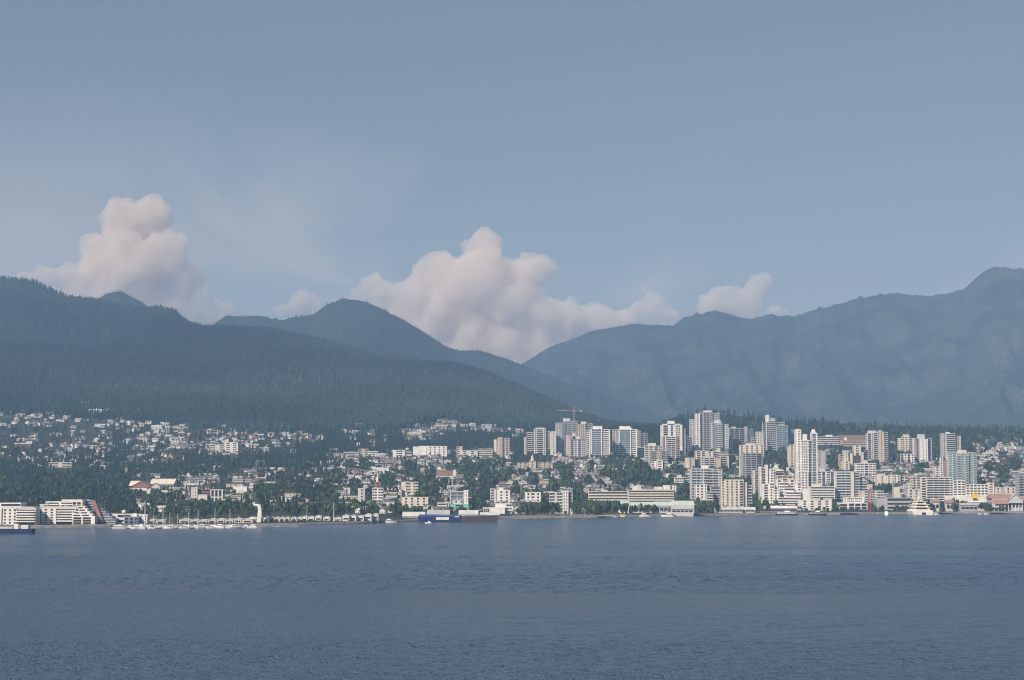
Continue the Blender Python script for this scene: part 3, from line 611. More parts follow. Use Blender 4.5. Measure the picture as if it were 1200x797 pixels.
B(TW, 'twin white pier tower with dark slots right of the cream hotel', 'tower', 587, [V(890, 893, 547.5, 'P1', 'white', o=3), V(893, 897, 549, 'B1', 'pale', o=6), V(897, 900.5, 545.5, 'P1', 'white', o=3), V(900.5, 909, 550.2, 'P1.5 W1 P.5 B1', 'white', o=5)])
pg = B('pagoda_house', 'white house with stacked upturned roofs above the white terraces', 'house', 557, [V(905.5, 919, 551.5, 'W1', 'white', o=2)])
for i, (a, b_, r0, r1) in enumerate(((904.5, 920, 552, 549.8), (906, 913.5, 549.2, 546.6), (907.8, 911.5, 546.8, 544.8))):
    x0, z0 = local(pg, a, r0); x1, z1 = local(pg, b_, r1)
    MB().prism([(x0, z0), (x1, z0), (x1 * .72 + x0 * .28, z1), (x0 * .72 + x1 * .28, z1)], 1 + i, 12 - i).build('upturned_roof', cm('white'), pg[0])
B(AB, 'low tan roofed row house block above the white terraced complex', 'apartment block', 567, [V(910, 934, 558, 'P.4 W1 P.4 W1 P.4 W1 P.4 W1', 'peach', o=3)])
B('terraced_block', 'white terraced waterfront complex of stacked boxes, upper left tier', 'terraced block', 592, [V(893, 903, 568, 'P1 B1.5 P1', 'white', 'k', o=24), V(900, 907.5, 566.5, 'P.7 W1', 'white', 'k', o=20), V(906, 914, 574, 'P1 W1 P1 W.6', 'white', 'k', o=12), V(909, 918, 562.8, 'P.8 W1 P.8', 'white', 'k', o=34), V(923.5, 932, 562.5, 'P1 W1 P.5', 'cream', o=34), V(914, 924, 566, 'W2', 'white', 'k', o=27), V(919, 931, 572.5, 'band', 'white', 'k', o=19), V(931, 939, 566.4, 'P1 W.8', 'white', 'k', o=25), V(921, 939, 577, 'band', 'white', 'k', o=12), V(912, 937, 583.5, 'band', 'white', 'k', o=4), V(939, 951.5, 573.6, 'P3 W.4', 'white', 'k', o=16)])
B('office_block', 'white office block with maroon window stripes and cream rooftop box', 'office block', 588, [V(950, 979, 570.8, 'H1 P.04', 'white', 'k', fh=4.4, o=8, ph=[(953, 964, 566.8, 'cream')])])
B(AB, 'mid-rise pale block with paired dark window columns, above maroon striped offices', 'apartment block', 569, [V(944.5, 952, 556, 'P2 W1', 'cream', o=4), V(952, 979, 552.7, 'P.8 G1 P.4 W1 P.6 G1 P.8 W1 P.4 G1 P.6', 'pale', 'd', o=10, ph=[(948.5, 966, 549, 'cream'), (950.5, 960, 547, 'cream')])])
B(TW, 'waterfront tower of white slabs with one cream vertical stripe', 'tower', 588, [V(979, 981, 555, 'P1', 'white', o=0), V(981, 997, 553.5, 'B3 P.25 B2 P.2 B3', 'white', 'b', o=2), V(997, 1001.5, 553.3, 'P1', 'cream', o=0), V(1001.5, 1008, 554, 'B2', 'pale', 'b', o=3), V(1008, 1016, 563.5, 'B2', 'pale', 'b', o=9)])
B(AB, 'long cream walled block on the slope above the sloping tree strip', 'apartment block', 570, [V(1027, 1047, 557.8, 'P1.5 W.4 P1.5 W.4 P1', 'cream', o=6, ph=[(1030, 1038, 555.3, 'pale')])])
B(AB, 'pair of small white square blocks right of the long cream walled block', 'apartment block', 568, [V(1048, 1055.5, 557.5, 'W1 P.7 W1 P.4', 'white', o=4), V(1056, 1064, 559, 'W1 P.5 W1', 'pale', o=8)])
B(AB, 'pinkish stepped block left of the long white apartment building', 'apartment block', 576, [V(1068, 1080, 559.5, 'P.6 W1 P.6 W1 P.6', 'peach', o=6), V(1060, 1071, 568, 'W1 P.4 W1', 'warm', 'g', o=3)])
B(AB, 'small pale block with square windows just left of long white building', 'apartment block', 587, [V(1063, 1079, 574, 'P1 U1.2 P1 U1.2 P1', 'pale', o=6), V(1047.5, 1055, 571.5, 'P1', 'cream', o=4)])
B(AB, 'long white eight storey waterfront apartment block stepping down to the right', 'apartment block', 590, [V(1080.5, 1086, 560, 'B2 P.3', 'white', o=6), V(1086, 1107, 559.7, 'W1 B3 P.3 B3 P.3 B3', 'white', 'd', o=3, fh=4.6), V(1107, 1117, 559.7, 'B2 P.3 W1', 'white', o=3, fh=4.6), V(1117, 1132, 563.7, 'P.4 W1 P.4 W1 P.4 W1 P.3', 'white', o=4), V(1132, 1158, 568, 'P.4 W1 P.4 W1 P.4 W1 P.4 W1 P.4 W1 P.4 W1', 'white', o=4), V(1158, 1165.5, 566.6, 'P.5 W1 P.5', 'white', o=3), V(1107, 1163, 582.5, 'P1', 'white', 'k', o=-4, d=8, fh=4)])
B(AB, 'small cream block touching the right end of long white building', 'apartment block', 587, [V(1166, 1174, 572, 'P1 W.6 P1', 'cream', o=6)])
B(AB, 'low white building above the red roofed hall', 'apartment block', 585, [V(1177, 1194.5, 572, 'P1 W.5 P1 W.5 P1 W.5', 'cream', o=10)])
B(TW, 'grey banded tower cut by the right photo edge', 'tower', 588, [V(1194.5, 1216, 558.3, 'bal2', 'grey', 'd', o=6)])
# --- waterfront, right
B('parking_structure', 'long beige waterfront building with four pale bands and rooftop huts', 'office block', 595, [V(736.6, 790, 575, 'band', 'cream', 'k', fh=4.3, o=8, ph=[(742, 752, 569.5, 'cream'), (767, 777, 570.7, 'cream'), (778, 786, 568.7, 'white'), (752, 790, 573.9, 'warm')])])
B('office_block', 'low pale two band wing extending left of the beige banded building', 'office block', 590, [V(690, 737, 576.5, 'band', 'cream', 'k', fh=5, o=20, ph=[(705, 712, 574.3, 'warm')])])
st_ = B('stair_tower', 'slim white stair tower with small red top at the beige building', 'tower', 595, [V(787.6, 793, 570, 'P1 U1.4 P1', 'white', 'k', fh=3.2, o=0, d=9, ph=[(788, 792, 568.3, 'rustred')])])
B('hotel', 'low white waterfront hotel with broad window bays by the lattice tower', 'hotel', 597, [V(991, 1012.7, 583.7, 'P.5 W2 P.3 W2 P.6', 'white', 'b', o=16, fh=4), V(984, 993.5, 590.5, 'P.2 G3 P.3', 'white', 'd', o=8, fh=4.5), V(993.5, 1017, 590, 'P.5 G2 P.4 G2 P.4 G2 P.4', 'white', 'd', o=4, fh=5.2)])
B('office_block', 'long white waterfront hall with small upper windows left of the hotel', 'office block', 598, [V(937.5, 975, 586.7, 'P1 U2 P1 U2 P1 U2 P1 U2 P1', 'white', 'd', fh=4.6, o=2), V(900, 939, 593.5, 'P.5 W2 P.5 W2', 'pale', 'k', fh=5, o=-2)])
B('warehouse', 'long grey waterfront shed with dark ribbon opening beside the yacht', 'warehouse', 598, [V(1026, 1040, 584.5, 'P1', 'grey', o=10), V(1040, 1068, 584, 'H1', 'grey', 'k', fh=7.5, o=6), V(1028, 1036, 575.8, 'W1', 'warm', o=60)])
B('office_block', 'pale flat roofed low block behind the lattice tower', 'office block', 590, [V(1009, 1030, 575.7, 'P1 W1 P.6 W1 P1', 'warm', o=12), V(1026, 1038, 579, 'W1', 'pale', o=9)])
# --- centre and left
hb = B('heritage_hall', 'long tan brick hall with dark roof and small white cupola', 'hall', 551, [V(606, 619.5, 542.3, 'P1 U1 P1 U1 P1', 'tan', rc='slate', o=8), V(619.5, 628.5, 540.8, 'P1 U1 P1', 'peach', rc='slate', o=3), V(628.5, 648, 542, 'P1 U1 P1 U1 P1 U1 P1', 'tan', rc='slate', o=8)])
x0, z0 = local(hb, 624, 541); x1, z1 = local(hb, 624, 532.5); cu = MB().cyl((x0, 9), 4.5, 4.0, z0 - 1, z0 + (z1 - z0) * .4, 8); cu.cyl((x0, 9), 3.2, 2.4, z0 + (z1 - z0) * .4, z0 + (z1 - z0) * .65, 8); cu.cyl((x0, 9), 2.6, .15, z0 + (z1 - z0) * .65, z1, 8); cu.build('cupola', cm('cream'), hb[0])
B(AB, 'white eight storey block among waterfront trees with dotted windows', 'apartment block', 602, [V(659, 666.5, 576.3, 'P1 U1.4 P1 U1.4 P1', 'white', 'k', o=0), V(666.5, 671.5, 577, 'W1 P.4', 'grey', o=4), V(644, 659, 577.5, 'W1 P.5 W1', 'pale', o=8)])
B(AB, 'low white row house block left of the white eight storey block', 'apartment block', 592, [V(615, 634, 577.8, 'P.6 U1 P.4 W1 P.6 U1 P.4', 'white', o=6)])
B(AB, 'tan high-rise slab with bright left half standing alone above centre slope', 'tower', 536, [V(578.5, 583, 515.8, 'P1 W.4', 'cream', o=2), V(583, 589, 513.2, 'P2 W.5 P1', 'peach', o=0), V(589, 597.3, 514, 'W1 P.6 W1 P.6', 'tan', o=3)])  # sunlit left half put into lighter wall colours than the shaded right
B('school_block', 'long white winged building with upright windows on the centre slope', 'school', 534, [V(484, 500, 524, 'P1', 'white', o=10), V(500, 524, 523.5, 'P1 U1 P.8 U1 P.8 U1 P.8 U1 P.8', 'white', o=2, pp=1.2), V(490, 512, 523.2, 'band', 'white', o=25)])
B(AB, 'white pair of low blocks left of the long winged building', 'apartment block', 538, [V(460, 467, 528, 'P1 W.6', 'white', o=5), V(467, 475, 528, 'W1 P1', 'warm', o=3)])
B(AB, 'low cream stepped block left of the tan high-rise slab', 'apartment block', 537, [V(535, 542, 524, 'W1 P1', 'cream', o=4), V(542, 560, 528.5, 'U1 P.6 U1 P.6', 'pale', o=2), V(560, 577, 526.5, 'band', 'cream', o=6)])
gb = B('office_block', 'blue glass waterfront building with a tall white pier and teal base', 'office block', 598, [V(527, 543, 576.5, 'P.6 G3 P.3 G3', 'pale', 'b', o=8), V(543, 549, 575.3, 'P2 U.6 P1', 'white', o=5), V(530, 542, 586.5, 'P1 U1 P1 U1', 'pale', o=4), V(527.5, 549.5, 591.5, 'P1 W1.3 P1', 'teal', 'k', o=0)])
B(AB, 'white waterfront apartments with small square windows left of blue glass building', 'apartment block', 596, [V(470, 502, 583.3, 'P1 U1 P.8 U1 P.8 U1 P.8 U1 P.8', 'cream', o=6), V(512.5, 523.5, 590, 'H1', 'white', o=3, fh=4)])
B(AB, 'low tan apartment block half hidden behind the dark trees', 'apartment block', 579, [V(470, 490, 565.5, 'P1 W1 P.6 W1', 'cream', o=6)])
B(AB, 'broad brown roofed house block with bright right gable end', 'apartment block', 562, [V(511, 531, 552, 'P1', 'brown', o=10), V(511, 532, 558.5, 'U1 P.5 U1 P.5', 'warm', o=4), V(531, 534.2, 551.8, 'P1', 'white', o=8)])
B(AB, 'white apartment building right of the road with stepped roofs', 'apartment block', 592, [V(574.5, 582, 573.5, 'U1 P.4', 'pale', o=4), V(582, 598, 575.5, 'P1 U1 P.8 U1 P.6', 'white', o=2, ph=[(584, 590, 571.5, 'white')])])
B('boat_club', 'low bright white waterfront building right of the barge stern', 'boathouse', 602, [V(573, 592, 595.5, 'P1', 'white', o=2), V(580, 600, 591, 'P1 W.5', 'white', o=12)])
B(AB, 'white long mid slope building with red brick centre, upper left of centre', 'school', 536, [V(402.5, 420, 530.2, 'W1', 'white', o=4), V(420, 431.5, 526.5, 'W1 P1 W1', 'tan', o=8), V(431.5, 443, 529.5, 'W1', 'white', o=4)])
sp = B('church', 'small church with white spire above the boatsheds', 'church', 572, [V(438.5, 446.5, 565.5, 'P1 U.8 P1', 'brick', o=3)])
x0, z0 = local(sp, 442, 566); x1, z1 = local(sp, 442, 554.5); MB().cyl((x0, 8), 2.6, 2.2, z0, z0 + (z1 - z0) * .5, 6).cyl((x0, 8), 2.2, .1, z0 + (z1 - z0) * .5, z1, 6).build('spire', cm('white'), sp[0])
B(AB, 'white banded mid-rise below the small church, right of the boatsheds', 'apartment block', 592, [V(419, 425, 573, 'P1 W.5', 'pale', o=3), V(425.5, 427.5, 570.5, 'P1', 'white', o=0), V(436, 449, 572.5, 'W1 P.3 W1', 'white', o=8)])
B(AB, 'white flat roofed box house between two trees above the boatsheds', 'house', 581, [V(402.5, 410.5, 572.5, 'P1 W.5 P1', 'cream', o=2)])
B('school_block', 'brick building with pale concrete fins and dark red recesses', 'school', 590, [V(223.5, 231.5, 572, 'P1 W.3 P1 W.3 P1', 'warm', o=6), V(231.5, 246, 574, 'band', 'brick', 'k', o=12), V(246, 261.5, 574.3, 'P.6 G1 P.6 G1 P.6 G1 P.8', 'pale', 'k', o=8, fh=9), V(231.5, 243, 580.3, 'P1', 'cream', o=2, rc='grey')])
B('warehouse', 'long flat white building on the slope above the marina', 'warehouse', 579, [V(273, 289.5, 571, 'P1', 'white', o=4, rc='white')])
B('hospital_block', 'white hillside block with thin rooftop mast above the dark wood', 'apartment block', 531, [V(263, 279, 518.8, 'P.5 W1 P.8 W1 P.5', 'white', o=4, ph=[(265.5, 267, 514.5, 'white')]), V(246, 263, 521.5, 'W1 P1 W1', 'warm', o=10)])
B(AB, 'long low white roofed building at the edge of the far left wood', 'warehouse', 548, [V(57, 84, 542.5, 'W1 P.4 W1', 'warm', o=4)])
# ------------------------------------------------------------------ waterfront, left: the stepped blocks
ysh = lambda px, d=0: float(shoreY(px)) + d
def Vw(x0, x1, yt, **k): return V(x0, x1, yt, **k)
B(AB, 'long low white banded waterfront block cut by the left photo edge', 'apartment block', 612, [V(-16, 24, 590.3, 'P.6 G1 P.6 G3', 'white', 'd', o=16, fh=3.2), V(-20, 2, 596.5, 'U1 P.4 U1 P.5', 'white', 'k', o=0, fh=3.6), V(2, 19, 596.5, 'P.5 U1 P.6 U1 P.6 U1', 'white', 'k', o=1, fh=3.6), V(19, 42, 597, 'B4 P.2', 'white', 'k', o=2, fh=3.2), V(-16, 40, 595, 'H1', 'pale', 'k', o=8, fh=3)], Y=ysh(12, 28))
sb = B(AB, 'white stepped waterfront block with staggered terraces on its right side', 'apartment block', 612, [
  V(42, 66, 596.3, 'P.6 U1.2 P.5 U1.2 P.5 U1.2 P.8', 'white', 'k', o=0, fh=3.4), V(66, 89, 596.3, 'B4 P.2', 'white', 'k', o=2, fh=3.2), V(53, 90, 588.8, 'B3 P.5 B3 P.6', 'white', 'k', o=18, fh=3.2), V(46, 56, 592, 'P1 W1', 'pale', o=14), V(72, 96, 586.7, 'W2 P.4 W2', 'white', o=24, fh=3.2),
  V(42, 90, 594.7, 'H1', 'pale', 'k', o=7, fh=3)] + [V(84, xr, yt, 'P.3 G1.5 P.3 G1.5 P.8', 'white', 'k', o=10 - 3 * i, d=12, fh=3.3) for i, (xr, yt) in enumerate(((96.5, 588.2), (99.5, 594), (102.5, 597), (105.5, 600), (108.5, 603), (111.5, 606)))], Y=ysh(70, 28))
gt = B(AB, 'grey glass terraced block with an orange diagonal stairway', 'apartment block', 614, [V(92, 104 + 3.9 * i + 4, 587 + 3.1 * i, 'H1', 'grey', 'b', o=26 - 3 * i, d=20, fh=3.2, pp=.5) for i in range(8)], Y=ysh(112, 26))
m = MB(); n = 14
for i in range(n):
    a = local(gt, 103.5 + i * 1.15, 587.5 + i * 1.95); b_ = local(gt, 103.5 + i * 1.15 + 4.2, 587.5 + i * 1.95 + 2.1)
    m.box(a[0], b_[0], -3 + 1.9 * (n - i) * .9 - 2.5, 20, b_[1] - 1.2, a[1])
m.build('stairway', cm('rustred'), gt[0])
B('warehouse', 'long low white waterfront sheds between terraced block and marina', 'warehouse', 613, [V(130, 160.5, 603.2, 'P1 H2 P1', 'white', 'k', o=14, fh=5.5), V(146, 162, 606.5, 'G1 P.3 G1 P.3 G1', 'blue', 'k', o=0, fh=4)], Y=ysh(146, 24))
B('harbour_office', 'small cream harbour building behind the tallest mast', 'office block', 613, [V(162.5, 173, 604, 'P.5 U1 P.5 U1 P.5', 'white', 'k', o=6, fh=3.6)], Y=ysh(168, 24))
x, y, z = P(145.5, 600, ysh(146, 30)); bm = MB(); rs = []
for i in range(7):
    t0 = i / 7 * math.pi; t1_ = (i + 1) / 7 * math.pi; bm.cyl((0, 0), max(.02, 2.6 * math.sin(t0)), max(.02, 2.6 * math.sin(t1_)), 2.6 - 2.6 * math.cos(t0), 2.6 - 2.6 * math.cos(t1_), 10)
e = empty('water_tank', (x, y, ZQ)); tag(e, 'small white globe tank on a pole above the low white shed', 'tank')
bm.v = [(a, b_, c + z - ZQ - 2.6) for a, b_, c in bm.v]; bm.build('globe', cm('white'), e); MB().cyl((0, 0), .5, .4, 0, z - ZQ - 2.5, 6).build('pole', cm('pale'), e)
# quay strip in front of the stepped blocks
m = MB()
for a in range(-30, 130, 10):
    p0 = P(a, 600, ysh(a, -14)); p1 = P(a + 10, 600, ysh(a + 10, -14)); n = len(m.v)
    q0 = P(a, 600, ysh(a, 22)); q1 = P(a + 10, 600, ysh(a + 10, 22))
    m.v += [(p0[0], p0[1], -1), (p1[0], p1[1], -1), (p1[0], p1[1], 3.5), (p0[0], p0[1], 3.5), (q0[0], q0[1], 3.6), (q1[0], q1[1], 3.6)]
    m.f += [(n, n + 1, n + 2, n + 3), (n + 3, n + 2, n + 5, n + 4)]
tag(m.build('quay', mat('quay_concrete', (.36, .35, .33), var=.3, scale=.2, rough=1)), kind='structure')
# red gabled hall with long pale roofs
def gable_hall(name, label, cat, Y, x0, x1, eave, ridge, base, wallc, roofc, depth=30, gable=True, xr=None, extra=None, over=1.0):
    cx = (x0 + x1) / 2; gx, gy, gz = [float(q[0]) for q in ground(cx, Y)]; k = mpp(Y, gz)
    root = empty(name, (gx, gy, gz)); tag(root, label, cat); w = (x1 - x0) * k
    ze = P(cx, eave, Y)[2] - gz; zr = P(cx, ridge, Y)[2] - gz; zb = -6
    W = MB(); Rf = MB()
    if gable:   # gable end faces the water
        W.prism([(-w / 2, zb), (w / 2, zb), (w / 2, ze), (0, zr), (-w / 2, ze)], 0, depth)
        t = .6
        Rf.prism([(-w / 2 - over, ze - .4), (0, zr + .05), (0, zr + t + .3), (-w / 2 - over, ze + t - .3)], -over, depth + over)
        Rf.prism([(w / 2 + over, ze - .4), (w / 2 + over, ze + t - .3), (0, zr + t + .3), (0, zr + .05)], -over, depth + over)
    else:       # ridge runs along x
        W.prismx([(0, zb), (depth, zb), (depth, ze), (depth / 2, zr), (0, ze)], -w / 2, w / 2)
        Rf.prismx([(-over, ze - .4), (depth / 2, zr + .05), (depth / 2, zr + .7), (-over, ze + .3)], -w / 2 - over, w / 2 + over)
        Rf.prismx([(depth + over, ze - .4), (depth + over, ze + .3), (depth / 2, zr + .7), (depth / 2, zr + .05)], -w / 2 - over, w / 2 + over)
    W.build('wall', cm(wallc), root); Rf.build('roof', cm(roofc), root)
    if ze > 2.5:
        G = MB(); G.box(-w / 2 + .6, w / 2 - .6, -.12, .1, ze * .35, ze * .72); G.build('window_strip', GLD, root)
        for i in range(max(2, int(w / 6)) + 1): W2 = MB(); xx = -w / 2 + .6 + (w - 1.2) * i / max(2, int(w / 6)); W2.box(xx - .5, xx + .5, -.3, .1, 0, ze * .8); W2.build('pilaster', cm(wallc), root)
    for t in np.linspace(x0, x1, max(2, int((x1 - x0) / 5))): FOOT.append(((t - CXP) * k, Y + depth / 2, 18))
    OCC.append((x0, x1, ridge, scr(gx, gy, gz)[1], Y, root))
    return root, Y, gz, k, gx
Yr_ = Yat(175, 575)
gh = gable_hall('red_hall', 'red gabled hall with cream roofed wing on the slope above the marina', 'hall', Yr_, 155.5, 175.5, 569.5, 564, 575, 'brick', 'brick', 40)
m = MB(); a = local(gh, 149.5, 563.5); b_ = local(gh, 166, 569.5); m.prismx([(8, b_[1]), (28, a[1]), (48, b_[1])], a[0], b_[0]); m.build('cream_roof', cm('cream'), gh[0])
a = local(gh, 153, 571.8); b_ = local(gh, 173, 575.5); MB().box(a[0], b_[0], -6, -.4, b_[1] - 5, a[1]).build('porch', cm('white'), gh[0])
gable_hall('warehouse', 'long pale cream roofed shed right of the red gabled hall', 'warehouse', Yr_ + 40, 176, 203.5, 567, 561.5, 575, 'warm', 'cream', 44, gable=False)
gable_hall('house', 'small grey gabled house in front of the cream roofed shed', 'house', Yat(182, 577), 177, 187, 570.5, 566.5, 576, 'pale', 'grey', 14)
# ------------------------------------------------------------------ market hall with pale green roofs
Ym = ysh(770, 30)
for (nm, lb, x0, x1, ev, rd, wc, rc, dp, gb_) in (
  ('market_hall', 'largest pale green roofed hall at the right end of the green roofed market', 789, 813.5, 592, 587.5, 'white', 'lgreen', 40, False),
  ('market_hall', 'middle pale green roofed hall behind the round trees', 768, 788, 592.5, 588.5, 'pale', 'lgreen', 30, False),
  ('market_hall', 'small pale green roofed hall with white gabled porch at the left', 725.5, 737.5, 592, 588, 'white', 'lgreen', 26, False),
  ('market_hall', 'long low pale hall between the green roofed market halls', 738, 768, 592.5, 589.3, 'pale', 'lgreen', 30, False)):
    h_ = gable_hall(nm, lb, 'market hall', Ym + 18, x0, x1, ev, rd, 601, wc, rc, dp, gb_)
    a = local(h_, x0 + 1, 594.5); b_ = local(h_, x1 - 1, 600); g = MB(); n = max(2, int((x1 - x0) / 6)); s = (b_[0] - a[0]) / n
    for i in range(n): g.box(a[0] + s * (i + .15), a[0] + s * (i + .85), -.15, .3, b_[1] + .5, a[1])
    g.build('window_row', GL, h_[0])
gable_hall('porch_house', 'white gabled porch in front of the small green roofed hall', 'porch', Ym, 727.3, 737, 595, 592.3, 601, 'white', 'white', 14)
gable_hall('warehouse', 'grey roofed quay shed below the largest green roofed hall', 'warehouse', Ym - 10, 787, 812.5, 596.5, 592.6, 602, 'pale', 'grey', 18, False)
gable_hall('warehouse', 'low white waterfront shed below the cream hotel', 'warehouse', ysh(860, 20), 838.5, 870, 597, 595.3, 602, 'pale', 'pale', 20, False)
gable_hall('warehouse', 'white stepped quay pavilion below the right part of cream hotel', 'pavilion', ysh(876, 18), 868, 885, 597.3, 594.8, 602, 'cream', 'pale', 18, False)
gable_hall('terminal_canopy', 'long pale canopy roof over the ferry docks left of the white hall', 'terminal', ysh(915, 16), 891, 934, 595.6, 593.6, 602, 'dgrey', 'white', 22, False)
# red roofed hall at the right
rh = gable_hall('red_roofed_hall', 'grey gabled waterfront hall with bright salmon red roof', 'hall', ysh(1188, 34), 1182, 1199, 586.5, 579.7, 600, 'pale', 'grey', 46, True)
a = local(rh, 1162, 584.3); b_ = local(rh, 1188.5, 579.2); MB().prismx([(2, a[1]), (20, b_[1]), (38, a[1])], a[0], b_[0]).build('red_roof', cm('orange'), rh[0])
a = local(rh, 1164, 590); b_ = local(rh, 1181, 585.8); MB().prismx([(-10, a[1] - .2), (2, b_[1]), (2, b_[1] - 1), (-10, a[1] - 1.2)], a[0], b_[0]).build('lower_roof', cm('orange'), rh[0])
a = local(rh, 1163.5, 584.3); b_ = local(rh, 1181.5, 600); MB().box(a[0], b_[0], 1.9, 38, -4, a[1]).build('side_wall', cm('grey'), rh[0])
a = local(rh, 1181, 589.5); b_ = local(rh, 1198.5, 591.5); MB().box(a[0], b_[0], -.3, .5, b_[1], a[1]).build('dark_band', GLD, rh[0])
for q in range(1164, 1197, 4):
    a = local(rh, q, 600); MB().box(a[0] - .5, a[0] + .5, -10, -9, -3, local(rh, q, 592)[1]).build('post', cm('white'), rh[0])
a = local(rh, 1160, 594.5); b_ = local(rh, 1176, 590.5); MB().prismx([(-12, a[1]), (-1, b_[1]), (-1, b_[1] - .8), (-12, a[1] - .8)], a[0], b_[0]).build('canopy', cm('grey'), rh[0])
gable_hall('red_roofed_hall', 'second red roofed hall cut by the right photo edge', 'hall', ysh(1205, 36), 1197.5, 1222, 587.5, 582.5, 600, 'brick', 'orange', 30, False)
gable_hall('house', 'small red roofed pavilion among trees right of the yacht', 'pavilion', ysh(1097, 34), 1092, 1101, 588.2, 585, 600, 'pale', 'rustred', 12, False)
gable_hall('house', 'red roofed house behind round trees below the long white building', 'house', ysh(1113, 34), 1109, 1118, 589.5, 586.2, 600, 'pale', 'rustred', 12, False)
gable_hall('warehouse', 'low grey quay building in front of the long white building', 'warehouse', ysh(1138, 18), 1126, 1146, 592, 590, 601, 'grey', 'grey', 16, False)
gable_hall('warehouse', 'white flat topped shed behind the grey quay building', 'warehouse', ysh(1145, 44), 1136, 1155, 588.5, 587.3, 600, 'pale', 'white', 16, False)
# white tent sheds behind the barge
gable_hall('warehouse', 'pale ribbed tent shed behind the bow of the barge', 'warehouse', ysh(482, 34), 472, 497, 605, 600.6, 610, 'pale', 'pale', 26, False)
gable_hall('warehouse', 'large pale peaked tent shed behind the middle of the barge', 'warehouse', ysh(512, 30), 501, 526, 606, 598.3, 610, 'dgrey', 'grey', 36, False)
gable_hall('warehouse', 'low white peaked shed behind the stern half of the barge', 'warehouse', ysh(548, 30), 538, 559.5, 606, 598.6, 610, 'grey', 'pale', 36, False)
gable_hall('warehouse', 'low pale shed behind the brown end of the barge', 'warehouse', ysh(575, 30), 563, 585, 603.5, 601, 610, 'warm', 'pale', 18, False)
# curved white boat slide
Yw = ysh(300, 24); gx, gy, gz = [float(q[0]) for q in ground(301, Yw)]; k = mpp(Yw, gz)
e = empty('curved_tower', (gx, gy, gz)); tag(e, 'tall curved white sail-like structure standing behind the boathouses', 'tower')
out = [(-9, 3), (-9.5, 0)]; L_ = [(-10, 0), (-7.5, 3.5), (-6.5, 10), (-6, 16), (-7.5, 20), (-13, 20.5), (-13, 22.3), (-6.5, 22.5), (-2.2, 21), (-.5, 15), (-.2, 8), (-1.5, 0)]
L_ = [((x + 5) * k * .72 + 2, z * k * .96) for x, z in L_]; MB().prism(L_, 0, 8).build('shell', cm('white'), e); MB().box(-9, -2, 1, 7, -2, 7).build('base', cm('warm'), e)
# ------------------------------------------------------------------ tower crane
Yc = t2[1] + 55; gx, gy, gz = [float(q[0]) for q in ground(672.8, Yc)]; k = mpp(Yc, 150)
e = empty('tower_crane', (gx, gy, gz), 0); tag(e, 'tall pinkish tower crane with long jib above the bluish tower', 'crane')
ztop = P(672.8, 476.5, Yc)[2] - gz; zj = P(672.8, 481.6, Yc)[2] - gz; OR = mat('crane_paint', (.50, .42, .34), var=.2)
def lattice(m, a, b_, w, n):
    a = Vector(a); b_ = Vector(b_); d = (b_ - a).normalized(); u = d.orthogonal().normalized(); v_ = d.cross(u); C4 = [u + v_, u - v_, -u - v_, v_ - u]
    for c in C4: m.bar(a + c * w / 2, b_ + c * w / 2, w * .11)
    for i in range(n):
        p = a + (b_ - a) * i / n; q = a + (b_ - a) * (i + 1) / n
        for j in range(4): m.bar(p + C4[j] * w / 2, q + C4[(j + 1) % 4] * w / 2, w * .07)
m = MB(); lattice(m, (0, 0, -3), (0, 0, zj), 2.2, 40); m.build('mast', OR, e)
m = MB(); lattice(m, (-1, 0, zj + .8), (-23.3 * k * 0.86, -8, zj + .8), 2.0, 24); m.build('jib', OR, e)
m = MB(); lattice(m, (1, 0, zj + .8), (9.3 * k, 3, zj + .8), 2.0, 8); m.build('counter_jib', OR, e)
MB().box(7.2 * k, 9 * k, 1, 4.4, zj - 2.2, zj + .4).build('counterweight', cm('warm'), e)
MB().bar((0, 0, zj), (0, 0, ztop), .7).build('apex', OR, e); MB().box(.9, 2.6, -1.6, .8, zj - 2.6, zj).build('cab', cm('white'), e)
m = MB().bar((0, 0, ztop), (-14 * k, -5, zj + 1.8), .16).bar((0, 0, ztop), (8 * k, 3, zj + 1.8), .16); m.build('tie_bar', OR, e)
# yellow crawler crane by the long white block
Yl = ysh(1143, 60); gx, gy, gz = [float(q[0]) for q in ground(1143, Yl)]; k = mpp(Yl, gz)
e = empty('mobile_crane', (gx, gy, gz)); tag(e, 'yellow crane with folded boom before the long white block', 'crane'); Y_ = cm('yellow')
zb = P(1143, 584, Yl)[2] - gz
MB().box(-4.5 * k, 4.5 * k, -3, 3, zb, zb + 4.2 * k).box(-3 * k, 0, -2.5, 2.5, zb + 4.2 * k, zb + 5.6 * k).build('body', Y_, e)
MB().box(-3, 3, -2, 2, -1, zb).build('pedestal', GLD, e)
m = MB(); lattice(m, (-2 * k, -1, zb + 4 * k), (-13 * k, -4, zb + 18 * k), 1.1, 12); m.build('boom', Y_, e)
m = MB(); lattice(m, (1 * k, -1, zb + 4 * k), (0, -2, zb + 11 * k), .9, 7); m.build('gantry', Y_, e)
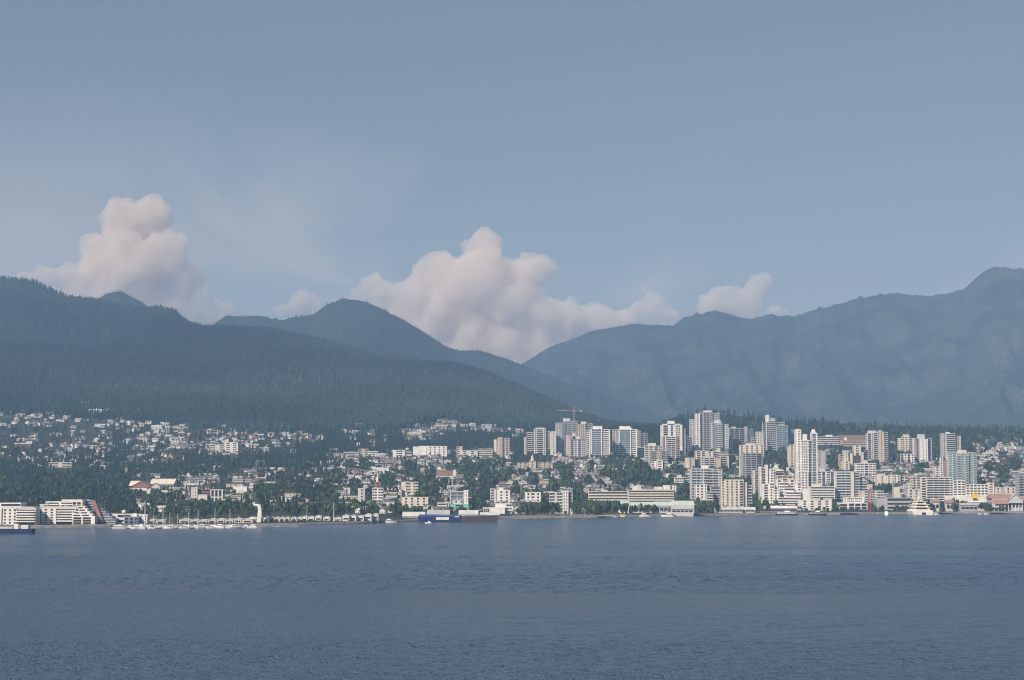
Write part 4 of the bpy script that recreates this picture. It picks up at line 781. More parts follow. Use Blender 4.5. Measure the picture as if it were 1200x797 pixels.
# red lattice tower with a round letter sign
Yq = ysh(1019.5, 12); gx, gy, gz = [float(q[0]) for q in ground(1019.7, Yq)]; k = mpp(Yq, gz)
e = empty('sign_tower', (gx, gy, gz)); tag(e, 'slim red lattice tower carrying a pale square sign with a Q', 'sign tower'); RD = mat('red_steel', (.45, .11, .09), var=.15)
m = MB(); zs = P(1019, 573.5, Yq)[2] - gz; lattice(m, (0, 0, 0), (0, 0, zs + 2), 2.8, 7); m.build('frame', RD, e)
h_ = 5.6 * k; MB().box(-h_ / 2, h_ / 2, -1.2, 1.2, zs, zs + h_).build('sign_panel', cm('white'), e)
m = MB(); n = 20; r0, r1 = h_ * .22, h_ * .36; cz = zs + h_ / 2
for i in range(n):
    a0 = 2 * math.pi * i / n; a1 = 2 * math.pi * (i + 1) / n; j = len(m.v)
    m.v += [(r * math.cos(a), yy, cz + r * math.sin(a)) for yy in (-1.5, -1.21) for r, a in ((r0, a0), (r1, a0), (r1, a1), (r0, a1))]
    m.f += [(j, j + 1, j + 2, j + 3), (j + 1, j + 5, j + 6, j + 2), (j, j + 3, j + 7, j + 4)]
m.bar((h_ * .1, -1.4, cz - h_ * .1), (h_ * .38, -1.4, cz - h_ * .38), .45); m.build('letter_q', RD, e)
# ------------------------------------------------------------------ barge
Yb_ = CH * FP / (611.6 - HZ); k = mpp(Yb_, 0); x, _, _ = P(537, 600, Yb_)
e = empty('cargo_barge', (x, Yb_, 0)); tag(e, 'long dark barge, bright blue bow half and rust brown stern half', 'barge')
NV = mat('hull_navy', (.018, .03, .10), var=.4, scale=.3); BR = mat('hull_rust', (.085, .06, .055), var=.4, scale=.25, rgb2=(.05, .045, .055)); BLU = mat('blue_deck_paint', (.05, .12, .30), var=.3, scale=.4)
q = lambda px: (px - 537) * k
zt = lambda py: (611.6 - py) * k
m = MB().prism([(q(492), -2), (q(540), -2), (q(541.5), zt(604.3)), (q(489.6), zt(605.2)), (q(490), zt(608))], 0, 24); m.build('bow_hull', NV, e)
m = MB().prism([(q(540.02), -2), (q(581), -2), (q(583.7), zt(608)), (q(583.6), zt(604.6)), (q(541.5), zt(604.9))], 0, 24); m.build('stern_hull', BR, e)
m = MB().box(q(490.5), q(509), -.3, 24.3, zt(605.2), zt(602.9)).box(q(509), q(541), -.3, 24.3, zt(604.8), zt(603.9))
for i in range(26): m.box(q(510 + i * 2.4), q(510.6 + i * 2.4), 0, .6, zt(604.6), zt(602.6))
m.box(q(509), q(563), .1, .5, zt(602.9), zt(602.5)); m.build('blue_bulwark', BLU, e)
m = MB().box(q(562), q(583.6), -.2, .4, zt(604.6), zt(604)); 
for i in range(9): m.box(q(566 + i * 2), q(566.8 + i * 2), -.2, .3, zt(604.6), zt(603.4))
m.build('rail', BR, e)
MB().box(q(511), q(526), -.35, .2, zt(608.9), zt(605.8)).build('white_panel', cm('white'), e)
MB().box(q(533), q(538), -.35, .2, zt(605.9), zt(604.6)).build('name_board', cm('pale'), e)
MB().box(q(498), q(500), 6, 12, zt(603), zt(600.3)).build('deck_post', cm('slate'), e)
MB().prismx([(-.1, zt(604.9)), (12, zt(603.8)), (23, zt(604.9))], q(543), q(580)).build('cargo', mat('scrap_cargo', (.16, .11, .10), rgb2=(.3, .27, .25), scale=1.0), e)
# far left barge
Yv = CH * FP / (625.2 - HZ); k2 = mpp(Yv, 0); x, _, _ = P(10, 600, Yv); e = empty('cargo_barge', (x, Yv, 0)); tag(e, 'dark navy vessel with white deck boxes at the left edge', 'barge')
q = lambda px: (px - 10) * k2
zt = lambda py: (625.2 - py) * k2
MB().prism([(q(-30), -2), (q(36.5), -2), (q(38), zt(619.6)), (q(-30), zt(619))], 0, 16).build('hull', NV, e)
MB().box(q(-8), q(14), 3, 12, zt(619.2), zt(617.2)).build('deck_house', cm('warm'), e); MB().box(q(16), q(20.5), 3, 12, zt(619.4), zt(613.8)).build('white_tank', cm('white'), e); MB().box(q(24), q(32.5), 3, 12, zt(619.5), zt(615)).build('white_box', cm('white'), e)
m = MB()
for i in range(14): m.box(q(-10 + i * 3.2), q(-9.6 + i * 3.2), .2, .6, zt(619.3), zt(617.9))
m.box(q(-10), q(34), .2, .5, zt(618.2), zt(617.9)); m.build('rail', cm('pale'), e)
# ------------------------------------------------------------------ boats
def hull(L, W, H, sheer=.25, stern=.85):
    m = MB(); secs = [(-.5, stern, 0), (-.2, 1, 0), (.15, .95, .05), (.35, .62, .12), (.5, .03, .25)]; n0 = 0
    for t, w, s in secs:
        m.v += [(t * L, -W / 2 * w * .72, -.3), (t * L * 1.03, -W / 2 * w, H * (1 + sheer * s * 4)), (t * L * 1.03, W / 2 * w, H * (1 + sheer * s * 4)), (t * L, W / 2 * w * .72, -.3)]
    for i in range(4):
        a = i * 4
        m.f += [(a, a + 4, a + 5, a + 1), (a + 1, a + 5, a + 6, a + 2), (a + 2, a + 6, a + 7, a + 3), (a + 3, a + 7, a + 4, a)]
    m.f += [(0, 1, 2, 3), (16, 19, 18, 17)]; return m
HW = mat('boat_white', (.80, .80, .78), rough=.35, var=.06); HB = mat('boat_navy', (.04, .06, .13), rough=.35); ALU = mat('mast_alloy', (.62, .62, .60), rough=.4, metal=0)
def sailboat(L, hullm, mast):
    e = empty('sailboat', (0, 0, 0)); hull(L, L * .3, L * .10).build('hull', hullm, e)
    MB().prism([(-L * .25, L * .1), (L * .2, L * .12), (L * .12, L * .17), (-L * .22, L * .16)], -L * .08, L * .08).build('cabin', HW, e)
    MB().cyl((L * .05, 0), .02 * mast * .6 + .2, .22, L * .1, mast, 6).build('mast', ALU, e)
    MB().bar((L * .05, 0, L * .22), (-L * .38, 0, L * .2), .22).build('boom', mat('sail_cover', (.10, .14, .28)), e)
    MB().bar((L * .05, 0, mast * .97), (L * .5, 0, L * .15), .03, 3).bar((L * .05, 0, mast * .97), (-L * .5, 0, L * .12), .03, 3).build('stay', ALU, e); return e
def motorboat(L, hullm, fly=True):
    e = empty('motorboat', (0, 0, 0)); hull(L, L * .32, L * .12).build('hull', hullm, e); h = L * .12
    MB().prism([(-L * .38, h), (L * .22, h), (L * .1, h + L * .13), (-L * .34, h + L * .13)], -L * .12, L * .12).build('cabin', HW, e)
    MB().prism([(-L * .33, h + L * .05), (L * .18, h + L * .05), (L * .13, h + L * .1), (-L * .33, h + L * .1)], -L * .123, L * .123).build('window_strip', GL, e)
    if fly: MB().prism([(-L * .28, h + L * .13), (L * .02, h + L * .13), (-L * .03, h + L * .21), (-L * .28, h + L * .2)], -L * .09, L * .09).build('flybridge', HW, e)
    return e
def clone(src, parent=None):
    c = src.copy(); col.objects.link(c); c.parent = parent
    for ch in src.children: clone(ch, c)
    return c
bs = [sailboat(11, HW, 15), sailboat(14, HW, 19), sailboat(12, HB, 17)]; bmn = [motorboat(11, HW), motorboat(14, HW, True), motorboat(9, HB, False)]
for o in bs + bmn: o.location = (0, -20000, 0)
used = set()
def place_boat(src, px, py, ang, label, s=1, group='boats moored along the marina'):
    o = src if id(src) not in used else clone(src); used.add(id(src))
    Y = CH * FP / (py - HZ); x, y, _ = P(px, 600, Y); o.location = (x, Y, 0); o.rotation_euler = (0, 0, ang); o.scale = (s, s, s)
    tag(o, label, 'boat', group); return o
place_boat(bs[1], 168.8, 618.5, .5, 'big sailboat with the tallest thick white mast, in front of the cream harbour building', 1.75)
place_boat(bs[1], 190.3, 618.4, .2, 'sailboat with second tallest mast, right of the tallest masted one', 1.35)
mast_px = [(179.5, 1.0, 0), (182.5, .9, 2), (185, .75, 0), (194, .85, 0), (198.7, .95, 1), (202, .8, 0), (207.5, .95, 2), (217.6, 1.0, 0), (220.6, 1.05, 1), (231.5, 1.1, 1), (251.2, 1.25, 1), (268.8, 1.2, 1), (280, .85, 2), (161, .7, 0), (212, .7, 0), (238, .75, 0), (359, 1.35, 1), (390.3, 1.5, 1)]
ORD = 'first second third fourth fifth sixth seventh eighth ninth tenth eleventh twelfth thirteenth fourteenth fifteenth sixteenth seventeenth eighteenth nineteenth twentieth'.split()
sm = sorted(mast_px)
for i, (px, s, k_) in enumerate(sm):
    if px > 350: lb = 'sailboat mast rising behind the %s white boatshed row' % ('left end of the' if px < 370 else 'middle of the')
    else: lb = '%s sailboat, %s from left of the smaller masts in the marina' % ('navy hulled' if k_ == 2 else 'white', ORD[i])
    place_boat(bs[k_], px, 617.6 if px < 350 else 614.2, random.uniform(-.5, .5) + (3.1 if i % 3 == 0 else 0), lb, s)
mot = [138, 143, 148.5, 154, 158, 164, 173, 176.5, 186.5, 196, 200.5, 205, 211, 215, 224, 228, 234.5, 241, 246, 256, 262, 272, 276.5, 285, 290, 295]
for i, px in enumerate(mot):
    k_ = i % 3 if i % 5 else 1
    place_boat(bmn[k_], px, 619.2 - (px - 130) * .004, random.choice([0, 3.14]) + random.uniform(-.5, .5), '%s motorboat, %s' % ('dark hulled' if k_ == 2 else 'white', ORD[i] + ' from left in the outer marina row' if i < 20 else ORD[25 - i] + ' from right in the outer marina row'), random.uniform(.8, 1.15))
place_boat(bmn[1], 457.5, 612.4, .1, 'white motor cruiser between the boatsheds and the barge', 1.2, 'single boats along the shore')
place_boat(bmn[0], 501.8, 613, 3.1, 'tiny white boat in front of the blue barge bow', .8, 'single boats along the shore')
place_boat(bmn[1], 756, 605.6, .1, 'white cabin boat moored before the long low market hall', 1.3, 'single boats along the shore')
place_boat(bmn[1], 782, 605.3, 3.0, 'white cabin boat left of the grey roofed quay shed', 1.3, 'single boats along the shore')
place_boat(bmn[1], 1038.5, 603.6, 1.4, 'cream cabin boat in front of the long grey waterfront shed', 1.5, 'single boats along the shore')
place_boat(bmn[0], 1098, 603.3, .2, 'small white boat just right of the large yacht', .9, 'single boats along the shore')
place_boat(bmn[0], 1149, 602.9, .2, 'small white boat left one of two by the low grey quay building', .8, 'single boats along the shore')
place_boat(bmn[0], 1156, 602.9, .1, 'small white boat right one of two by the low grey quay building', .8, 'single boats along the shore')
place_boat(bmn[2], 722, 607, .1, 'small dark hulled boat left of the yellow water taxi', 1.2, 'single boats along the shore')
# yellow water taxi
Yt = CH * FP / (606.2 - HZ); x, _, _ = P(730, 600, Yt); e = empty('water_taxi', (x, Yt, 0)); tag(e, 'yellow roofed water taxi in front of the white gabled porch', 'boat')
hull(11, 4, 1.3).build('hull', HB, e); MB().box(-4, 3, -1.7, 1.7, 1.2, 2.8).build('cabin', HW, e); MB().box(-4.4, 3.4, -2, 2, 2.8, 4.4).build('roof', cm('yellow'), e)
# ferries with dark hulls at the docks
for px, w, lb in ((922, 36, 'white catamaran ferry with dark hull left of the long white hall'), (958, 30, 'dark ferry docked below the long white hall')):
    Yt = CH * FP / (603.6 - HZ); k = mpp(Yt, 0); x, _, _ = P(px, 600, Yt); e = empty('passenger_ferry', (x, Yt, 0)); tag(e, lb, 'ferry', 'ferries at the dock')
    hull(w, 12, 2.6, .1).build('hull', mat('ferry_hull', (.06, .07, .10)), e); MB().prism([(-w * .4, 2.4), (w * .36, 2.4), (w * .3, 5.4), (-w * .38, 5.4)], -4.5, 4.5).build('cabin', HW if px < 940 else cm('grey'), e)
    MB().prism([(-w * .38, 3.4), (w * .345, 3.4), (w * .325, 4.6), (-w * .375, 4.6)], -4.55, 4.55).build('window_strip', GL, e); MB().box(-w * .1, w * .12, -2.5, 2.5, 5.4, 7.4).build('wheelhouse', HW, e)
# large yacht, stern to the camera
Yt = CH * FP / (602.8 - HZ); k = mpp(Yt, 0); x, _, _ = P(1082, 600, Yt); e = empty('motor_yacht', (x, Yt, 0)); tag(e, 'large cream white motor yacht with four stacked decks', 'yacht'); CR = mat('yacht_cream', (.82, .77, .66), rough=.4, var=.05)
q = lambda px: (px - 1082) * k
zt = lambda py: (602.8 - py) * k
MB().prism([(q(1071), -1), (q(1093), -1), (q(1094), zt(600)), (q(1092.5), zt(597.5)), (q(1070), zt(597.5)), (q(1069), zt(598.5))], 0, 45).build('hull', CR, e)
for (a, b_, y0, y1, dy) in ((1070, 1091.5, 597.3, 594.2, 3), (1071.5, 1090, 593.8, 590.8, 6), (1073, 1088, 590.4, 587.4, 9), (1074.5, 1085, 587.0, 584.8, 12)):
    m = MB().box(q(a) - .6, q(b_) + .6, dy - 2.2, 38, zt(y1) - .5, zt(y1)); m.box(q(a + 3), q(b_ - 3), dy - 2.2, dy - 2, zt(y0), zt(y0) + 1.0); m.build('deck', CR, e)
    MB().box(q(a + 1.5), q(b_ - 1.5), dy + 1, 36, zt(y0) - .6, zt(y1) - .5).build('saloon', GL, e)
    MB().box(q(a + 1.2), q(a + 4.2), dy - .2, 34, zt(y0) - .6, zt(y1) - .5).box(q(b_ - 4.2), q(b_ - 1.2), dy - .2, 34, zt(y0) - .6, zt(y1) - .5).build('deck_side', CR, e)
MB().box(q(1078), q(1080), 15, 17, zt(584.8), zt(581.5)).box(q(1076), q(1083), 15.5, 16.5, zt(582.8), zt(582.3)).build('radar_mast', CR, e); MB().box(q(1080), q(1085), -.3, .2, .2, zt(600.3)).build('stern_door', GLD, e)
# ------------------------------------------------------------------ boatsheds on floats
def boatshed(px0, px1, top, py, label, c='white', kind='door'):
    Y = CH * FP / (py - HZ); k = mpp(Y, 3); w = (px1 - px0) * k; x, _, _ = P((px0 + px1) / 2, 600, Y); h = (py - top) * k; e = empty('boatshed', (x, Y, 0)); tag(e, label, 'boatshed', 'boatsheds on floats')
    MB().prism([(-w / 2, 0), (w / 2, 0), (w / 2, h * .86), (0, h * .97), (-w / 2, h * .86)], 0, 15).build('wall', cm(c), e)
    MB().prism([(-w / 2 - .4, h * .84), (0, h * .965), (w / 2 + .4, h * .84), (w / 2 + .4, h * .89), (0, h * 1.02), (-w / 2 - .4, h * .89)], -.5, 15.4).build('roof', cm('pale' if c == 'white' else 'white'), e)
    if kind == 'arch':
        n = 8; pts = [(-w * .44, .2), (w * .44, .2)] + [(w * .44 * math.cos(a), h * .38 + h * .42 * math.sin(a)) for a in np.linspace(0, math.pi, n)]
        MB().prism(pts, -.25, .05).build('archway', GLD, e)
    else:
        MB().box(-w * .38, w * .38, -.15, .1, .3, h * .38).build('door', cm('pale' if c == 'white' else 'warm'), e)
        MB().box(-w * .34, w * .34, -.15, .1, h * .48, h * .66).build('window', GL, e)
    MB().box(-w / 2 - .6, w / 2 + .6, -2.5, 15.5, -.2, .35).build('float', cm('grey'), e)
arch = [(298.5, 306), (309, 315), (315.5, 321), (321.5, 327), (327.5, 333), (333.5, 339), (341, 347.5)]
for i, (a, b_) in enumerate(arch): boatshed(a, b_, 605.3, 615.2, 'boathouse with a dark arched opening, %s from left' % ORD[i], kind='arch')
row = [(349, 352.5, 605), (353, 360, 604.2), (360.6, 368, 604.4), (369.3, 376.7, 603.4), (378.7, 386.3, 604.6), (391, 399.8, 605.4), (401.3, 409.2, 602.7), (410, 417.4, 603), (418.8, 426.2, 603.2), (427.5, 435.3, 601.4), (436.5, 443.3, 601.3)]
for i, (a, b_, t) in enumerate(row): boatshed(a, b_, t, 613.8 - max(0, a - 400) * .03, '%s boatshed, %s from left in the row of square sheds' % ('cream tall' if i == 10 else 'white', ORD[i]), 'cream' if i == 10 else 'white')
Yt = CH * FP / (612.2 - HZ); x, _, _ = P(441.5, 600, Yt); k = mpp(Yt, 0); e = empty('fuel_hut', (x, Yt - 4, 0)); tag(e, 'small bright red hut at the right end of the boatsheds', 'hut')
MB().box(-1.5 * k, 1.5 * k, 0, 3, 0, 2.4 * k).build('wall', mat('bright_red', (.62, .05, .04)), e); MB().prism([(-1.8 * k, 2.4 * k), (1.8 * k, 2.4 * k), (0, 3.1 * k)], -.3, 3.3).build('roof', cm('pale'), e)
cov = [(163, 171), (172, 181), (183, 193), (210, 222), (223, 232), (233, 243), (244, 253), (254, 263), (264, 273), (274, 283), (284, 296)]
for i, (a, b_) in enumerate(cov): boatshed(a, b_, 607.3 + (i % 3) * .5 - (a > 250) * .8, 616.0, 'low covered berth shed, %s from left behind the marina boats' % ORD[i], 'warm' if i % 3 else 'pale', kind='door')
# floating docks
m = MB()
for a in range(130, 350, 10):
    Y = CH * FP / (618.0 - (a - 130) * .008 - HZ); x, _, _ = P(a, 600, Y); m.box(x, x + 10.3 * mpp(Y, 0), Y - 1.2, Y + 1.2, -.1, .55)
tag(m.build('floating_dock', cm('grey')), 'long grey floating dock running through the marina', 'dock')
for j, (a, b_, lb) in enumerate(((700, 722, 'short pier left of the yellow water taxi'), (815, 836, 'posted pier left of the low white waterfront shed'), (984, 1024, 'dark piled pier below the white waterfront hotel'), (1100, 1126, 'low dark dock right of the yacht'), (1160, 1205, 'pale plank pier below the red roofed halls'))):
    Y = ysh((a + b_) / 2, -14); k = mpp(Y, 2); x, _, _ = P((a + b_) / 2, 600, Y); w = (b_ - a) * k; e = empty('pier', (x, Y, 0)); tag(e, lb, 'pier')
    MB().box(-w / 2, w / 2, -6, 7, 2.3, 3.1).build('deck', cm('sand' if j in (0, 4) else 'dgrey'), e); n = int(w / 4); m = MB()
    for i in range(n + 1): m.box(-w / 2 + i * w / n - .25, -w / 2 + i * w / n + .25, -5.9, -5.2, -1, 2.4 + (i % 4 == 0) * 4.5)
    o = m.build('piling_row', GLD, e)
# ------------------------------------------------------------------ houses and small blocks scattered over the slopes
LM = [(15, 590, 'the long white banded block'), (75, 588, 'the white stepped block'), (115, 590, 'the orange diagonal stairway'), (166, 567, 'the red gabled hall'), (243, 578, 'the brick finned building'), (271, 523, 'the hillside block with mast'),
      (302, 594, 'the curved white structure'), (322, 608, 'the arched boathouses'), (405, 604, 'the white boatsheds'), (422, 530, 'the brick centred white school'), (442, 562, 'the white church spire'), (470, 532, 'the pair of white blocks'), (506, 528, 'the long winged white building'), (588, 522, 'the lone tan high-rise'),
      (538, 588, 'the blue glass building'), (520, 556, 'the broad brown roof'), (588, 582, 'the white stepped roof apartments'), (627, 545, 'the hall with cupola'), (664, 590, 'the white dotted eight storey block'), (630, 520, 'the leftmost stepped tower'), (700, 520, 'the white framed towers'), (765, 585, 'the beige banded building'),
      (788, 520, 'the brick cornered tower'), (830, 505, 'the tallest tower cluster'), (835, 570, 'the large balconied complex'), (862, 580, 'the cream hotel'), (881, 545, 'the tan topped tower'), (947, 540, 'the twin peaked tower'), (990, 570, 'the slab tower with stripe'), (1033, 525, 'the tan serrated tower'), (1062, 522, 'the cream stepped ridge tower'), (1083, 530, 'the white centred tower'),
      (1115, 522, 'the grey wide windowed tower'), (1129, 550, 'the green glass tower'), (1120, 575, 'the long white block'), (1180, 590, 'the red roofed hall'), (1037, 563, 'the cream walled block'), (1185, 578, 'the low white building')]
def where(px, py):
    best = min(LM, key=lambda L: ((px - L[0]) / 1.0) ** 2 + ((py - L[1]) * .8) ** 2); dx, dy = px - best[0], py - best[1]
    if abs(dy) * 1.3 > abs(dx): rel = 'uphill of' if dy < 0 else 'downhill of'
    else: rel = 'left of' if dx < 0 else 'right of'
    return rel + ' ' + best[2]
def wscore(ax, ay, Y, rad=0):
    return False
FOOTA = np.array(FOOT)
# rows of the depth buffer: painted in screen cells of one photo pixel, nearest wins
HZONES = [  # x0,x1,y0,y1,count,kinds
 (-100, 112, 464, 500, 62, 0), (118, 160, 498, 548, 24, 0), (-150, 470, 482, 550, 90, 0), (150, 480, 500, 560, 40, 0),
 (-120, 60, 465, 480, 46, 0), (60, 112, 462, 486, 26, 0), (-80, 150, 482, 500, 64, 0), (100, 168, 470, 490, 18, 0), (-120, 130, 502, 530, 60, 0), (-60, 60, 528, 548, 30, 0), (60, 120, 520, 550, 26, 0),
 (150, 215, 496, 545, 90, 0), (205, 300, 500, 533, 70, 1), (300, 345, 508, 532, 22, 0), (345, 380, 508, 520, 16, 0), (405, 450, 500, 525, 14, 0),
 (472, 520, 492, 516, 34, 1), (512, 610, 489, 506, 85, 1), (595, 625, 500, 512, 14, 0), (385, 460, 534, 556, 60, 1), (210, 300, 558, 600, 70, 1), (280, 345, 552, 575, 46, 1), (150, 215, 572, 602, 24, 0),
 (300, 400, 556, 600, 34, 1), (400, 470, 555, 602, 60, 1), (460, 600, 528, 552, 130, 2), (470, 545, 550, 600, 100, 2), (560, 615, 545, 602, 75, 2), (598, 760, 548, 580, 260, 2), (600, 650, 570, 600, 26, 1),
 (650, 730, 532, 550, 70, 2), (720, 770, 540, 560, 26, 2), (745, 835, 545, 570, 40, 2), (850, 870, 535, 560, 12, 1), (900, 935, 548, 570, 24, 2), (960, 1010, 528, 556, 40, 2), (1000, 1105, 538, 572, 150, 2), (1040, 1080, 566, 592, 24, 2),
 (1085, 1110, 545, 560, 16, 2), (1140, 1290, 515, 548, 130, 1), (1140, 1290, 545, 575, 150, 2), (1165, 1280, 570, 592, 40, 1), (1044, 1056, 515, 522, 5, 0), (820, 1000, 590, 600, 10, 1), (600, 760, 594, 603, 6, 0)]
WALLC = dict(white=(.74, .73, .70), cream=(.62, .56, .45), grey=(.38, .39, .40), tan=(.46, .36, .27), blue=(.28, .34, .40), brown=(.24, .17, .13), yellow=(.62, .52, .30), pale=(.56, .55, .52))
ROOFC = dict(grey=(.17, .17, .18), dark=(.06, .06, .07), brown=(.14, .10, .085), red=(.22, .12, .10), light=(.50, .49, .47))
WM = {k: mat('siding_' + k, v, scale=.3, var=.15) for k, v in WALLC.items()}; RM = {k: mat('shingle_' + k, v, scale=.4, var=.3, rough=1) for k, v in ROOFC.items()}
# shapes: (w,d,wall height,roof rise,type)
SH = [(15, 10, 4.8, 2.6, 'gx'), (11, 13, 5.0, 3.0, 'gy'), (18, 11, 4.6, 2.4, 'hip'), (17, 10, 6.2, 2.6, 'gx'), (18.5, 12, 5.4, 2.2, 'gx'), (12, 11, 6.4, 2.8, 'gy'), (26, 14, 9.5, .6, 'flat'), (34, 15, 11.5, .6, 'flat'), (20, 15, 12.5, .6, 'flat'), (40, 13, 7.0, 2.4, 'row')]
def house_meshes(sh):
    w, d, h, r, t = sh; k_big = w > 19; W = MB(); R = MB(); G = MB()
    if t in ('gx', 'hip', 'row'):
        W.prismx([(-d / 2, -5), (d / 2, -5), (d / 2, h), (0, h + r * (t != 'hip')), (-d / 2, h)], -w / 2, w / 2)
        if t == 'hip':
            n = len(R.v); o = .7; R.v += [(-w / 2 - o, -d / 2 - o, h), (w / 2 + o, -d / 2 - o, h), (w / 2 + o, d / 2 + o, h), (-w / 2 - o, d / 2 + o, h), (-w / 4, 0, h + r), (w / 4, 0, h + r)]
            R.f += [(0, 1, 5, 4), (1, 2, 5), (2, 3, 4, 5), (3, 0, 4), (0, 3, 2, 1)]
        else:
            R.prismx([(-d / 2 - .7, h - .3), (0, h + r), (0, h + r + .35), (-d / 2 - .7, h + .1)], -w / 2 - .5, w / 2 + .5); R.prismx([(d / 2 + .7, h - .3), (d / 2 + .7, h + .1), (0, h + r + .35), (0, h + r)], -w / 2 - .5, w / 2 + .5)
        if t == 'row':
            for i in range(4): x = -w / 2 + w * (i + .5) / 4; R.prism([(x - 2.6, h - .4), (x + 2.6, h - .4), (x, h + 2)], -d / 2 - 1.2, 0); W.box(x - 2.2, x + 2.2, -d / 2 - 1.1, 0, -4, h - .4)
    elif t == 'gy':
        W.prism([(-w / 2, -5), (w / 2, -5), (w / 2, h), (0, h + r), (-w / 2, h)], -d / 2, d / 2)
        R.prism([(-w / 2 - .6, h - .35), (0, h + r), (0, h + r + .35), (-w / 2 - .6, h)], -d / 2 - .5, d / 2 + .5); R.prism([(w / 2 + .6, h - .35), (w / 2 + .6, h), (0, h + r + .35), (0, h + r)], -d / 2 - .5, d / 2 + .5)
    else:
        W.box(-w / 2, w / 2, -d / 2, d / 2, -5, h); R.box(-w / 2 - .3, w / 2 + .3, -d / 2 - .3, d / 2 + .3, h, h + r); R.box(-2, 2, -2, 2, h + r, h + r + 1.8)
    yf = -d / 2 - (1.2 if t == 'row' else 0); nf = max(2, int(h / 2.9)); nw = max(2, int(w / 3.4)); f = h / nf
    if k_big:
        for i in range(nf):
            G.box(-w / 2 + .5, w / 2 - .5, yf - .04, yf + .2, i * f + .9, i * f + 2.2)
            for j in range(nw + 1): x = -w / 2 + .5 + (w - 1) * j / nw; W.box(x - .45, x + .45, yf - .12, yf + .2, i * f, (i + 1) * f)
    for i in range(nf if not k_big else 0):
        for j in range(nw):
            x = -w / 2 + w * (j + .5) / nw
            if random.random() < .88: G.box(x - .85, x + .85, yf - .06, yf + .2, i * f + .8, i * f + 2.1)
    for i in range(nf):
        for j in range(2):
            y = -d / 2 + d * (j + .5) / 2
            for sx in (-1, 1): G.box(sx * w / 2 - .06, sx * w / 2 + .06, y - .9, y + .9, i * f + .8, i * f + 2.1)
    return W, R, G
HM = [house_meshes(s) for s in SH]
rr = random.Random(5); houses = []
DISC = [(500, 572, 14, 13), (492, 588, 8, 8), (570, 566, 9, 26), (562, 590, 9, 9), (610, 547, 5, 7), (665, 560, 7, 14), (735, 562, 20, 8), (748, 552, 13, 10), (762, 562, 12, 10), (723, 546, 9, 7), (797, 576, 9, 11), (850, 540, 9, 14), (1036, 572, 14, 9), (978, 542, 9, 8), (1190, 545, 7, 8), (1177, 562, 7, 9), (640, 556, 5, 9), (693, 549, 6, 6), (430, 545, 8, 9), (455, 565, 7, 8), (418, 580, 10, 9), (480, 550, 8, 8), (545, 552, 6, 9), (590, 560, 8, 7), (625, 566, 6, 5), (688, 566, 7, 5), (710, 556, 6, 6), (1150, 570, 6, 8), (1020, 548, 9, 6), (1100, 553, 6, 6), (1160, 548, 6, 5), (1075, 553, 6, 4), (470, 600, 8, 5), (540, 585, 4, 10), (333, 565, 10, 10), (310, 580, 14, 10), (380, 585, 14, 14), (240, 595, 20, 6), (530, 548, 7, 4), (605, 575, 6, 6), (618, 556, 6, 4), (650, 572, 8, 5), (675, 575, 8, 4), (703, 571, 7, 3), (655, 548, 5, 4), (710, 543, 6, 4), (440, 588, 8, 6), (395, 560, 9, 7), (410, 548, 7, 5), (355, 575, 12, 8), (520, 570, 4, 5), (515, 585, 5, 5), (585, 545, 7, 4), (600, 555, 5, 4), (1050, 560, 5, 4), (1085, 548, 7, 3), (1172, 552, 6, 5), (1130, 580, 3, 3)]
for (x0, x1, y0, y1, n, kd) in HZONES:
    for _ in range(int(n * (.85 if kd == 0 else 1.2 if kd == 1 else .9))):
        for _t in range(6):
            px = rr.uniform(x0, x1); py = rr.uniform(y0, y1); Y = Yat(px, py); X, Yy, Z = ground(px, Y); X = float(X[0]); Z = float(Z[0])
            if Y < shoreY(px) + 22: continue
            if any(((px - a) / c) ** 2 + ((py - b_) / d) ** 2 < 1 for a, b_, c, d in DISC): continue
            if ((FOOTA[:, 0] - X) ** 2 + (FOOTA[:, 1] - Y) ** 2 < FOOTA[:, 2] ** 2).any(): continue
            if any((h[1] - X) ** 2 + (h[2] - Y) ** 2 < 13 ** 2 for h in houses[-240:]): continue
            k = rr.choices(range(10), {0: [5, 4, 5, 4, 3, 3, .4, .1, .1, .3], 1: [5, 4, 4, 4, 3, 3, 1.2, .6, .4, 1], 2: [4, 5, 3, 4, 2.5, 5, 1.1, .8, .8, .8]}[kd])[0]
            top = scr(X, Y, Z + SH[k][2])[1]
            if any(a - 2 < px < b_ + 2 and Y < YY_ and top < base - 4 for a, b_, t_, base, YY_, _r in OCC): continue
            wc = rr.choices(list(WALLC), [9, 3.5, 1.6, 1.2, 1, .6, .4, 4])[0]; rc = rr.choices(list(ROOFC), [5, 2.5, 2.5, .8, 3.5 if k < 6 else 8])[0]
            houses.append((px, X, Y, Z, k, wc, rc, rr.uniform(-.35, .35) + (.25 if px > 500 else -.15), rr.uniform(.85, 1.15) * (1.12 if kd == 0 else .86 if kd == 2 else 1), py)); break
